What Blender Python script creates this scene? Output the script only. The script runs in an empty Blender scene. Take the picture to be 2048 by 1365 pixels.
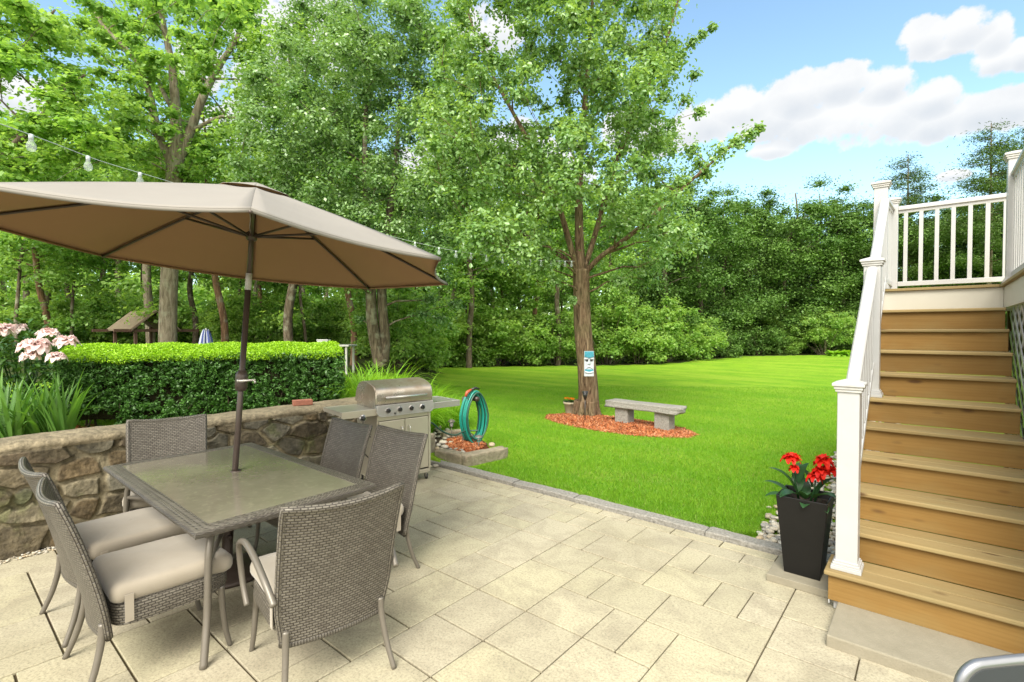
import bpy, math, random
import numpy as np
from mathutils import Vector, Matrix

# ---------------------------------------------------------------- camera, sky, sun, exposure
scene = bpy.context.scene
R_ = math.radians
PXF = 1000.0            # focal length in pixels of a 2048 wide frame
CAM_H = 1.70
TILT = math.atan(20.5 / 1000)
YAW = R_(40.1)          # the camera looks this far left of +Y (the paving axis)
CXP, CYP = 1024.0, 682.5
cam_d = bpy.data.cameras.new('camera')
cam = bpy.data.objects.new('camera', cam_d)
scene.collection.objects.link(cam)
cam_d.sensor_width = 36.0
cam_d.lens = 36.0 * PXF / 2048.0
cam_d.clip_start = 0.05
cam_d.clip_end = 2000
cam.location = (0, 0, CAM_H)
cam.rotation_euler = (math.pi / 2 - TILT, 0, YAW)
scene.camera = cam
scene.render.resolution_x = 1024
scene.render.resolution_y = 682

SUN_EL, SUN_AZ = 47.0, 158.0     # azimuth clockwise from +Y, where the sun stands
sun_dir = Vector((math.sin(R_(SUN_AZ)) * math.cos(R_(SUN_EL)), math.cos(R_(SUN_AZ)) * math.cos(R_(SUN_EL)), math.sin(R_(SUN_EL))))
sd = bpy.data.lights.new('sun', 'SUN')
sd.energy = 1.25
sd.angle = R_(32)
sd.color = (1.0, 0.95, 0.85)
so = bpy.data.objects.new('sun', sd)
scene.collection.objects.link(so)
so.location = (0, 0, 30)
so.rotation_euler = sun_dir.to_track_quat('Z', 'Y').to_euler()
scene.view_settings.view_transform = 'Standard'
scene.view_settings.look = 'None'
scene.view_settings.exposure = 2.25
scene.view_settings.gamma = 1.0
scene.cycles.max_bounces = 14
scene.cycles.transparent_max_bounces = 8
scene.cycles.transmission_bounces = 8
scene.cycles.diffuse_bounces = 9
scene.cycles.sample_clamp_indirect = 8
scene.cycles.use_denoising = True

# ---------------------------------------------------------------- measuring helpers
FW = np.array([-math.sin(YAW) * math.cos(TILT), math.cos(YAW) * math.cos(TILT), -math.sin(TILT)])
RT = np.array([math.cos(YAW), math.sin(YAW), 0.0])
UP = np.cross(RT, FW)
CC = np.array([0, 0, CAM_H])
def ray(px, py): return FW * PXF + RT * (px - CXP) + UP * (CYP - py)
def G(px, py, z=0.0):
    d = ray(px, py); return CC + d * (z - CAM_H) / d[2]
def PD(px, py, dep): return CC + ray(px, py) * dep / PXF

# ---------------------------------------------------------------- world: sky with cumulus clouds
world = bpy.data.worlds.new("World"); scene.world = world; world.use_nodes = True
wn = world.node_tree; wn.nodes.clear()
class NT:
    def __init__(s, t): s.t = t
    def n(s, typ, **kw):
        o = s.t.nodes.new(typ)
        for k, v in kw.items():
            if k == 'inp':
                for kk, vv in v.items():
                    if hasattr(vv, 'is_linked') or isinstance(vv, bpy.types.NodeSocket): s.t.links.new(vv, o.inputs[kk])
                    else: o.inputs[kk].default_value = vv
            else: setattr(o, k, v)
        return o
    def l(s, a, b): s.t.links.new(a, b)
    def m(s, op, a, b=None, c=None, clamp=False):
        o = s.t.nodes.new('ShaderNodeMath'); o.operation = op; o.use_clamp = clamp
        for i, v in enumerate((a, b, c)):
            if v is None: continue
            if isinstance(v, bpy.types.NodeSocket): s.t.links.new(v, o.inputs[i])
            else: o.inputs[i].default_value = v
        return o.outputs[0]
    def mix(s, f, a, b, bt='MIX'):
        o = s.t.nodes.new('ShaderNodeMix'); o.data_type = 'RGBA'; o.blend_type = bt
        for i, v in ((0, f), (6, a), (7, b)):
            if isinstance(v, bpy.types.NodeSocket): s.t.links.new(v, o.inputs[i])
            else: o.inputs[i].default_value = (*v, 1.0) if (not isinstance(v, (int, float)) and len(v) == 3) else v
        return o.outputs[2]
    def ramp(s, f, stops, interp='LINEAR'):
        o = s.t.nodes.new('ShaderNodeValToRGB'); cr = o.color_ramp; cr.interpolation = interp
        while len(cr.elements) > 1: cr.elements.remove(cr.elements[-1])
        for i, (p, c) in enumerate(stops):
            e = cr.elements[0] if i == 0 else cr.elements.new(p)
            e.position = p
            e.color = (c, c, c, 1) if isinstance(c, (int, float)) else (*c, 1)
        s.t.links.new(f, o.inputs[0]); return o.outputs[0]
W = NT(wn)
sky = W.n('ShaderNodeTexSky', sky_type='NISHITA', sun_disc=False, sun_elevation=R_(SUN_EL), sun_rotation=R_(SUN_AZ))
sky.altitude = 50; sky.air_density = 1.0; sky.dust_density = 0.8; sky.ozone_density = 1.0
tc = W.n('ShaderNodeTexCoord')
sx = W.n('ShaderNodeSeparateXYZ'); W.l(tc.outputs['Generated'], sx.inputs[0])
az = W.m('ARCTAN2', sx.outputs[0], sx.outputs[1])
el = W.m('ARCSINE', sx.outputs[2])
nz = W.n('ShaderNodeTexNoise', inp={'Scale': 9.0, 'Detail': 8.0, 'Roughness': 0.55}); W.l(tc.outputs['Generated'], nz.inputs['Vector'])
nz2 = W.n('ShaderNodeTexNoise', inp={'Scale': 26.0, 'Detail': 6.0, 'Roughness': 0.6}); W.l(tc.outputs['Generated'], nz2.inputs['Vector'])
CLOUDS = [(1430, 238, 60, 42), (1480, 215, 60, 40), (1530, 235, 70, 52), (1600, 190, 66, 46), (1605, 245, 72, 48), (1680, 170, 66, 38), (1695, 235, 80, 58), (1770, 170, 56, 36), (1780, 230, 80, 56),
          (1860, 200, 58, 40), (1870, 240, 80, 44), (1950, 228, 70, 40), (2020, 215, 58, 42), (2110, 215, 90, 50), (1540, 302, 52, 18), (1850, 78, 52, 38), (1930, 55, 56, 42), (1985, 72, 42, 38), (1900, 95, 60, 22),
          (1990, 124, 50, 28), (2050, 108, 45, 34), (1900, 352, 40, 13), (1250, 262, 60, 50), (1310, 285, 60, 40), (1375, 262, 50, 30), (390, 140, 60, 60), (20, 190, 120, 45), (600, 70, 120, 90), (560, 180, 80, 70), (980, 60, 60, 45),
          (900, 380, 150, 100), (700, 400, 150, 100), (100, 400, 150, 90), (470, 250, 80, 50), (1060, 330, 120, 80), (2350, 300, 200, 90), (-350, 150, 200, 90), (-900, 300, 250, 110)]
acc = None; low = None
for (px, py, w_, h_) in CLOUDS:
    d = ray(px, py); d = d / np.linalg.norm(d)
    a0, e0 = math.atan2(d[0], d[1]), math.asin(d[2])
    cs = math.cos(math.atan((px - CXP) / PXF)) ** 2
    sa, se = w_ / PXF * max(cs, .35) / math.cos(e0) * 1.15, h_ / PXF * max(math.sqrt(cs), .5) * 1.1
    u = W.m('DIVIDE', W.m('SUBTRACT', az, a0), sa); v = W.m('DIVIDE', W.m('SUBTRACT', el, e0), se)
    k = W.m('SUBTRACT', 1.0, W.m('ADD', W.m('MULTIPLY', u, u), W.m('MULTIPLY', v, v)))
    acc = k if acc is None else W.m('SMOOTH_MAX', acc, k, 0.5)
    sh = W.m('MULTIPLY', W.m('MAXIMUM', k, 0.0), W.m('SUBTRACT', 0.15, v))
    low = sh if low is None else W.m('MAXIMUM', low, sh)
vd = W.n('ShaderNodeVectorMath', operation='DOT_PRODUCT', inp={1: tuple(float(-q) for q in (FW[0], FW[1], -.25))}); W.l(tc.outputs['Generated'], vd.inputs[0])
acc = W.m('MAXIMUM', acc, W.m('MULTIPLY', W.m('SUBTRACT', vd.outputs['Value'], .12), 5.0))   # unseen cloud bank added behind the viewer as white fill light
accc = W.m('MAXIMUM', acc, -1.3)
dens = W.m('ADD', W.m('MULTIPLY', accc, 1.0), W.m('ADD', W.m('MULTIPLY', W.m('SUBTRACT', nz.outputs[0], 0.5), 1.5), W.m('MULTIPLY', W.m('SUBTRACT', nz2.outputs[0], 0.5), 1.9)))
mask = W.n('ShaderNodeMapRange', interpolation_type='SMOOTHSTEP', inp={'Value': dens, 'From Min': 0.12, 'From Max': 0.52}).outputs[0]
shade = W.m('ADD', W.m('MULTIPLY', low, 1.15), W.m('MULTIPLY', W.m('SUBTRACT', nz.outputs[0], 0.5), 1.6), clamp=True)
ccol = W.mix(shade, (1.42, 1.42, 1.41), (0.92, 1.0, 1.10))
ccol = W.mix(W.m('GREATER_THAN', vd.outputs['Value'], .0), ccol, (3.9, 3.7, 3.35))   # added bank behind the viewer, made brighter for fill
skyc = W.mix(1.0, sky.outputs[0], (0.455, 0.49, 0.445), 'MULTIPLY')
fin = W.mix(W.m('MULTIPLY', mask, 0.96), skyc, ccol)
bg = W.n('ShaderNodeBackground', inp={'Strength': 0.15}); W.l(fin, bg.inputs[0])
wo = W.n('ShaderNodeOutputWorld'); W.l(bg.outputs[0], wo.inputs[0])

# ---------------------------------------------------------------- object helpers
COL = scene.collection
def tag(o, label=None, cat=None, group=None, kind=None):
    if label: o['label'] = label
    if cat: o['category'] = cat
    if group: o['group'] = group
    if kind: o['kind'] = kind
    return o
def empty(name, loc=(0, 0, 0), rz=0.0, label=None, cat=None, group=None):
    o = bpy.data.objects.new(name, None); COL.objects.link(o)
    o.empty_display_size = 0.1
    o.location = tuple(float(v) for v in loc); o.rotation_euler = (0, 0, rz)
    return tag(o, label, cat, group)
def copy_tree(o, parent=None):
    c = o.copy(); COL.objects.link(c)
    if parent is not None: c.parent = parent
    for ch in list(o.children): copy_tree(ch, c)
    return c

class MB:
    """collects shapes into one mesh"""
    def __init__(s): s.v = []; s.f = []; s.uv = []; s.mi = []; s.cm = 0; s.c = []; s.col = (1, 1, 1)
    def add(s, vs, fs, uvs=None):
        b = len(s.v); s.v.extend([tuple(map(float, p)) for p in vs]); s.c.extend([s.col] * len(vs))
        for i, f in enumerate(fs):
            s.f.append(tuple(b + k for k in f)); s.mi.append(s.cm)
            s.uv.append(uvs[i] if uvs else [(0, 0)] * len(f))
        return b
    def box(s, lo, hi, M=None, tap=1.0):
        x0, y0, z0 = lo; x1, y1, z1 = hi
        cx, cy = (x0 + x1) / 2, (y0 + y1) / 2
        P = [(x0, y0, z0), (x1, y0, z0), (x1, y1, z0), (x0, y1, z0)]
        P = P + [(cx + (p[0] - cx) * tap, cy + (p[1] - cy) * tap, z1) for p in P]
        if M is not None: P = [tuple(M @ Vector(p)) for p in P]
        F = [(0, 3, 2, 1), (4, 5, 6, 7), (0, 1, 5, 4), (1, 2, 6, 5), (2, 3, 7, 6), (3, 0, 4, 7)]
        def q(a, b): return [(0, 0), (a, 0), (a, b), (0, b)]
        a, b, c = x1 - x0, y1 - y0, z1 - z0
        s.add(P, F, [q(b, a), q(a, b), q(a, c), q(b, c), q(a, c), q(b, c)])
    def tube(s, pts, rad, n=8, cap=True):
        pts = [Vector(p) for p in pts]; m = len(pts)
        if not hasattr(rad, '__len__'): rad = [rad] * m
        T = [((pts[min(i + 1, m - 1)] - pts[max(i - 1, 0)]).normalized()) for i in range(m)]
        ref = Vector((0, 0, 1)) if abs(T[0].z) < .9 else Vector((1, 0, 0))
        nrm = (ref - T[0] * ref.dot(T[0])).normalized()
        vs = []; L = 0; Ls = []
        for i in range(m):
            if i: L += (pts[i] - pts[i - 1]).length
            Ls.append(L)
            nrm = (nrm - T[i] * nrm.dot(T[i])).normalized(); bn = T[i].cross(nrm)
            for k in range(n):
                a = 2 * math.pi * k / n
                vs.append(pts[i] + (nrm * math.cos(a) + bn * math.sin(a)) * rad[i])
        fs = []; uv = []
        for i in range(m - 1):
            for k in range(n):
                k2 = (k + 1) % n
                fs.append((i * n + k, i * n + k2, (i + 1) * n + k2, (i + 1) * n + k))
                uv.append([(k / n, Ls[i]), ((k + 1) / n, Ls[i]), ((k + 1) / n, Ls[i + 1]), (k / n, Ls[i + 1])])
        if cap:
            fs.append(tuple(range(n - 1, -1, -1))); uv.append([(0, 0)] * n)
            fs.append(tuple((m - 1) * n + k for k in range(n))); uv.append([(0, 0)] * n)
        s.add(vs, fs, uv)
    def lathe(s, prof, c=(0, 0, 0), n=24, M=None, ang=2 * math.pi):
        full = abs(ang - 2 * math.pi) < 1e-6; cols = n if full else n + 1
        vs = []
        for (r, z) in prof:
            for k in range(cols):
                a = ang * k / n
                p = Vector((r * math.cos(a), r * math.sin(a), z))
                if M is not None: p = M @ p
                vs.append((p.x + c[0], p.y + c[1], p.z + c[2]))
        fs = []; uv = []
        for i in range(len(prof) - 1):
            for k in range(n):
                k2 = (k + 1) % cols
                fs.append((i * cols + k, i * cols + k2, (i + 1) * cols + k2, (i + 1) * cols + k))
                uv.append([(k / n, i), ((k + 1) / n, i), ((k + 1) / n, i + 1), (k / n, i + 1)])
        s.add(vs, fs, uv)
    def grid(s, fn, nu, nv, us=1.0, vs_=1.0, flip=False):
        P = [fn(i / nu, j / nv) for j in range(nv + 1) for i in range(nu + 1)]
        fs = []; uv = []
        for j in range(nv):
            for i in range(nu):
                a = j * (nu + 1) + i
                f = [a, a + 1, a + nu + 2, a + nu + 1]; q = [(i, j), (i + 1, j), (i + 1, j + 1), (i, j + 1)]
                if flip: f = f[::-1]; q = q[::-1]
                fs.append(tuple(f)); uv.append([(x / nu * us, y / nv * vs_) for x, y in q])
        s.add(P, fs, uv)
    def prism(s, poly, z0, z1):
        n = len(poly)
        s.add([(x, y, z0) for x, y in poly] + [(x, y, z1) for x, y in poly],
              [tuple(range(n - 1, -1, -1)), tuple(range(n, 2 * n))] + [(i, (i + 1) % n, n + (i + 1) % n, n + i) for i in range(n)])
    def build(s, name, mats, parent=None, smooth=False, bevel=0.0, segs=2, sub=0):
        me = bpy.data.meshes.new(name); me.from_pydata(s.v, [], s.f)
        ul = me.uv_layers.new(name='UVMap'); flat = [c for f in s.uv for p in f for c in p]
        ul.data.foreach_set('uv', flat)
        if any(c != (1, 1, 1) for c in s.c):
            ca = me.color_attributes.new('tint', 'FLOAT_COLOR', 'POINT')
            ca.data.foreach_set('color', [x for c in s.c for x in (*c, 1.0)])
        if not isinstance(mats, (list, tuple)): mats = [mats]
        for m in mats: me.materials.append(m)
        me.polygons.foreach_set('material_index', s.mi)
        if smooth: me.polygons.foreach_set('use_smooth', [True] * len(s.f))
        me.update()
        o = bpy.data.objects.new(name, me); COL.objects.link(o)
        if parent is not None: o.parent = parent
        if bevel:
            b = o.modifiers.new('bevel', 'BEVEL'); b.width = bevel; b.segments = segs; b.limit_method = 'ANGLE'; b.angle_limit = R_(40)
            if smooth: b.harden_normals = False
        if sub:
            b = o.modifiers.new('sub', 'SUBSURF'); b.levels = sub; b.render_levels = sub
        return o
def np_mesh(name, V, F, mats, parent=None, col=None, smooth=False, fmat=None, nper=None):
    """fast mesh: V (n,3), F (m,k)"""
    me = bpy.data.meshes.new(name); V = np.asarray(V, dtype=np.float32); F = np.asarray(F, dtype=np.int32)
    m, k = F.shape
    me.vertices.add(len(V)); me.vertices.foreach_set('co', V.ravel())
    me.loops.add(m * k); me.loops.foreach_set('vertex_index', F.ravel())
    me.polygons.add(m); me.polygons.foreach_set('loop_start', np.arange(0, m * k, k, dtype=np.int32))
    if smooth: me.polygons.foreach_set('use_smooth', np.ones(m, dtype=bool))
    if not isinstance(mats, (list, tuple)): mats = [mats]
    for q in mats: me.materials.append(q)
    if fmat is not None: me.polygons.foreach_set('material_index', np.asarray(fmat, dtype=np.int32))
    if col is not None:
        ca = me.color_attributes.new('tint', 'FLOAT_COLOR', 'POINT')
        c4 = np.ones((len(V), 4), dtype=np.float32); c4[:, :3] = col; ca.data.foreach_set('color', c4.ravel())
    me.update(calc_edges=True); me.validate()
    o = bpy.data.objects.new(name, me); COL.objects.link(o)
    if parent is not None: o.parent = parent
    return o

# ---------------------------------------------------------------- materials
def newmat(name):
    m = bpy.data.materials.new(name); m.use_nodes = True; t = m.node_tree; t.nodes.clear()
    n = NT(t); out = n.n('ShaderNodeOutputMaterial')
    return m, n, out
ALB = .87
def pbr(name, col, rough=.5, metal=0.0, spec=.5, noise=None, bump=None, coords='Object', coat=0):
    """noise=(scale, amount, colour2)  bump=(scale, strength, distance)"""
    col = tuple(q * ALB for q in col)
    if noise: noise = (noise[0], noise[1], tuple(q * ALB for q in noise[2])) + tuple(noise[3:])
    m, n, out = newmat(name)
    b = n.n('ShaderNodeBsdfPrincipled', inp={'Roughness': rough, 'Metallic': metal, 'Specular IOR Level': spec, 'Coat Weight': coat})
    b.inputs['Base Color'].default_value = (*col, 1)
    tcn = n.n('ShaderNodeTexCoord')
    if noise:
        t = n.n('ShaderNodeTexNoise', inp={'Scale': noise[0], 'Detail': 6.0, 'Roughness': .62, 'Vector': tcn.outputs[coords]})
        f = n.ramp(t.outputs[0], [(.32, 0.0), (.68, 1.0)])
        n.l(n.mix(n.m('MULTIPLY', f, noise[1]), col, noise[2]), b.inputs['Base Color'])
        if len(noise) > 3:
            n.l(n.m('ADD', n.m('MULTIPLY', f, noise[3]), rough - noise[3] / 2, clamp=True), b.inputs['Roughness'])
    if bump:
        t2 = n.n('ShaderNodeTexNoise', inp={'Scale': bump[0], 'Detail': 5.0, 'Vector': tcn.outputs[coords]})
        bp = n.n('ShaderNodeBump', inp={'Strength': bump[1], 'Distance': bump[2], 'Height': t2.outputs[0]})
        n.l(bp.outputs[0], b.inputs['Normal'])
    n.l(b.outputs[0], out.inputs[0])
    return m
def leafmat(name, dark, light, trans, tw=.45, rough=.38, spec=.5, hue=None):
    """leaf colour varies per leaf (tint.r) and per clump (tint.g); tint.b > .5 marks young yellow growth"""
    m, n, out = newmat(name)
    a = n.n('ShaderNodeVertexColor', layer_name='tint')
    s = n.n('ShaderNodeSeparateColor'); n.l(a.outputs[0], s.inputs[0])
    f = n.m('ADD', n.m('MULTIPLY', s.outputs[0], .55), n.m('MULTIPLY', s.outputs[1], .45))
    c = n.mix(f, dark, light)
    if hue: c = n.mix(s.outputs[2], c, hue)
    ct = n.mix(1.0, c, trans, 'MULTIPLY')
    b = n.n('ShaderNodeBsdfPrincipled', inp={'Roughness': rough, 'Specular IOR Level': spec}); n.l(c, b.inputs['Base Color'])
    tr = n.n('ShaderNodeBsdfTranslucent'); n.l(ct, tr.inputs[0])
    mx = n.n('ShaderNodeMixShader', inp={0: tw}); n.l(b.outputs[0], mx.inputs[1]); n.l(tr.outputs[0], mx.inputs[2])
    n.l(mx.outputs[0], out.inputs[0])
    return m
def tintmat(name, rough=.7, spec=.3, nscale=40, namt=.35, bump=(60, .4, .004), mul=(.87, .87, .87), coords='Object'):
    """base colour straight from the 'tint' attribute, broken up by noise"""
    m, n, out = newmat(name)
    a = n.n('ShaderNodeVertexColor', layer_name='tint'); tcn = n.n('ShaderNodeTexCoord')
    t = n.n('ShaderNodeTexNoise', inp={'Scale': nscale, 'Detail': 8.0, 'Roughness': .65, 'Vector': tcn.outputs[coords]})
    f = n.ramp(t.outputs[0], [(.3, 1 - namt), (.7, 1 + namt * .6)])
    c = n.mix(1.0, a.outputs[0], f, 'MULTIPLY'); c = n.mix(1.0, c, mul, 'MULTIPLY')
    b = n.n('ShaderNodeBsdfPrincipled', inp={'Roughness': rough, 'Specular IOR Level': spec}); n.l(c, b.inputs['Base Color'])
    t2 = n.n('ShaderNodeTexNoise', inp={'Scale': bump[0], 'Detail': 6.0, 'Vector': tcn.outputs[coords]})
    bp = n.n('ShaderNodeBump', inp={'Strength': bump[1], 'Distance': bump[2], 'Height': t2.outputs[0]}); n.l(bp.outputs[0], b.inputs['Normal'])
    n.l(b.outputs[0], out.inputs[0]); return m
M = {}
M['white'] = pbr('white_vinyl', (.49, .49, .485), .35, noise=(5, .45, (.41, .41, .395)))
M['white_weathered'] = pbr('white_cap_vinyl', (.57, .57, .55), .45, noise=(18, .6, (.36, .34, .30)))
M['cream'] = pbr('cream_fascia', (.56, .53, .45), .5, noise=(4, .3, (.49, .455, .37)))
M['bark'] = pbr('grey_brown_bark', (.17, .12, .075), .9, spec=.2, noise=(9, .8, (.07, .048, .03)), bump=(14, 1.0, .05))
M['steel'] = pbr('brushed_steel', (.64, .60, .50), .36, metal=.5, noise=(2.5, .35, (.50, .44, .31), .15))
M['steel_bright'] = pbr('polished_steel', (.70, .68, .64), .26, metal=.7)
M['steel_burnt'] = pbr('heat_stained_steel', (.58, .54, .46), .32, metal=.7, noise=(5, .7, (.30, .19, .10), .2))
M['dark_metal'] = pbr('dark_bronze_metal', (.075, .055, .045), .38, metal=.3, noise=(20, .3, (.11, .085, .07)))
M['taupe_metal'] = pbr('taupe_powder_coated_metal', (.17, .152, .125), .38, metal=.25, noise=(30, .25, (.22, .20, .165)))
M['black_plastic'] = pbr('black_plastic', (.02, .02, .02), .4)
M['concrete'] = pbr('concrete', (.30, .27, .20), .9, noise=(9, .5, (.20, .18, .125)), bump=(110, .6, .004))
M['granite'] = pbr('rough_granite', (.34, .325, .29), .85, noise=(48, .85, (.15, .14, .12)), bump=(45, .9, .012))
M['granite_worn'] = pbr('weathered_granite', (.36, .31, .22), .9, noise=(14, .7, (.17, .14, .09)), bump=(30, .9, .015))
M['brick'] = pbr('red_brick', (.34, .13, .08), .85, noise=(30, .6, (.22, .09, .06)), bump=(80, .6, .003))
M['terracotta'] = pbr('cream_clay_pot', (.42, .36, .25), .6, noise=(12, .4, (.30, .26, .17)))
M['planter'] = pbr('black_composite_planter', (.006, .0058, .0055), .45, spec=.3, noise=(5, .5, (.012, .011, .010)), bump=(90, .08, .002))
M['soil'] = pbr('soil', (.05, .032, .02), .95, bump=(40, 1, .02))
M['grey_paint'] = pbr('grey_frosted_plastic', (.04, .046, .054), .45)
M['silver'] = pbr('silver_tube', (.30, .31, .33), .35, metal=.7)
M['hose'] = pbr('teal_hose', (.015, .27, .20), .32, noise=(3, .3, (.01, .20, .19)))
M['hose_dark'] = pbr('dark_green_hose', (.03, .09, .065), .4)
M['red_plastic'] = pbr('faded_red_plastic', (.45, .09, .04), .4)
M['roofshingle'] = pbr('brown_shingles', (.23, .18, .12), .9, noise=(5, .6, (.14, .11, .07)))
M['brown_wood'] = pbr('dark_brown_timber', (.13, .07, .045), .8, noise=(8, .4, (.08, .045, .03)))
M['sticker'] = pbr('worn_paper_sticker', (.62, .61, .60), .6, noise=(60, .6, (.3, .29, .28)))
M['cord'] = pbr('pale_cable', (.50, .56, .57), .5)

# fabric of the seat cushions
m, n, out = newmat('beige_cushion_fabric'); tcn = n.n('ShaderNodeTexCoord')
t = n.n('ShaderNodeTexNoise', inp={'Scale': 4.0, 'Detail': 5.0, 'Vector': tcn.outputs['Object']})
wv = n.n('ShaderNodeTexWave', inp={'Scale': 110.0, 'Distortion': 2.5, 'Vector': tcn.outputs['Object']})
c = n.mix(n.ramp(t.outputs[0], [(.35, 0.), (.7, 1.)]), (.29, .255, .20), (.34, .305, .25))
c = n.mix(n.m('MULTIPLY', wv.outputs['Fac'], .12), c, (.28, .24, .18))
b = n.n('ShaderNodeBsdfPrincipled', inp={'Roughness': .9, 'Specular IOR Level': .15, 'Sheen Weight': .3}); n.l(c, b.inputs['Base Color'])
bp = n.n('ShaderNodeBump', inp={'Strength': .35, 'Distance': .012, 'Height': t.outputs[0]}); n.l(bp.outputs[0], b.inputs['Normal'])
n.l(b.outputs[0], out.inputs[0]); M['cushion'] = m

# woven resin wicker, uv in metres
m, n, out = newmat('woven_resin_wicker')
uvn = n.n('ShaderNodeUVMap')
br = n.n('ShaderNodeTexBrick', offset=.5, offset_frequency=2, squash=1.0,
         inp={'Scale': 1.0, 'Mortar Size': .0034, 'Mortar Smooth': .9, 'Brick Width': .029, 'Row Height': .0128, 'Vector': uvn.outputs[0],
              'Color1': (.165, .15, .122, 1), 'Color2': (.10, .088, .07, 1), 'Mortar': (.018, .013, .010, 1)})
geo = n.n('ShaderNodeTexCoord')
tn = n.n('ShaderNodeTexNoise', inp={'Scale': 5.0, 'Detail': 3.0, 'Vector': geo.outputs['Object']})
c = n.mix(n.m('MULTIPLY', tn.outputs[0], .18), br.outputs[0], (.24, .225, .195))
b = n.n('ShaderNodeBsdfPrincipled', inp={'Roughness': .42, 'Specular IOR Level': .4}); n.l(c, b.inputs['Base Color'])
bp = n.n('ShaderNodeBump', invert=True, inp={'Strength': .8, 'Distance': .004, 'Height': br.outputs['Fac']}); n.l(bp.outputs[0], b.inputs['Normal'])
n.l(b.outputs[0], out.inputs[0]); M['wicker'] = m

# frosted brown glass table top with wet dirt streaks
m, n, out = newmat('smoked_table_glass'); tcn = n.n('ShaderNodeTexCoord')
t = n.n('ShaderNodeTexNoise', inp={'Scale': 2.2, 'Detail': 7.0, 'Roughness': .7, 'Vector': tcn.outputs['Object']})
t2 = n.n('ShaderNodeTexNoise', inp={'Scale': 26.0, 'Detail': 6.0, 'Vector': tcn.outputs['Object']})
f = n.ramp(t.outputs[0], [(.38, 0.), (.66, 1.)])
c = n.mix(f, (.15, .135, .10), (.205, .188, .14))
c = n.mix(n.m('MULTIPLY', n.ramp(t2.outputs[0], [(.55, 0.), (.72, 1.)]), .3), c, (.30, .28, .2))
b = n.n('ShaderNodeBsdfPrincipled', inp={'Specular IOR Level': .9}); n.l(c, b.inputs['Base Color'])
n.l(n.m('ADD', n.m('MULTIPLY', t2.outputs[0], .12), .06), b.inputs['Roughness'])
n.l(b.outputs[0], out.inputs[0]); M['tableglass'] = m

# umbrella cloth: one woven fabric, light passes through
m, n, out = newmat('taupe_canopy_fabric'); tcn = n.n('ShaderNodeTexCoord')
t = n.n('ShaderNodeTexNoise', inp={'Scale': 1.6, 'Detail': 6.0, 'Roughness': .6, 'Vector': tcn.outputs['Object']})
c = n.mix(n.ramp(t.outputs[0], [(.35, 0.), (.7, 1.)]), (.295, .277, .25), (.27, .252, .228))
b = n.n('ShaderNodeBsdfPrincipled', inp={'Roughness': .85, 'Specular IOR Level': .2}); n.l(c, b.inputs['Base Color'])
tr = n.n('ShaderNodeBsdfTranslucent'); tr.inputs[0].default_value = (.25, .14, .07, 1)
mx = n.n('ShaderNodeMixShader', inp={0: .18}); n.l(b.outputs[0], mx.inputs[1]); n.l(tr.outputs[0], mx.inputs[2]); n.l(mx.outputs[0], out.inputs[0])
M['canopy'] = m
M['canopy_inner'] = pbr('brown_canopy_underside', (.38, .225, .125), .75, spec=.2, noise=(2.2, .35, (.33, .19, .105)))  # inner face of the canopy, browner than the upper face

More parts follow.
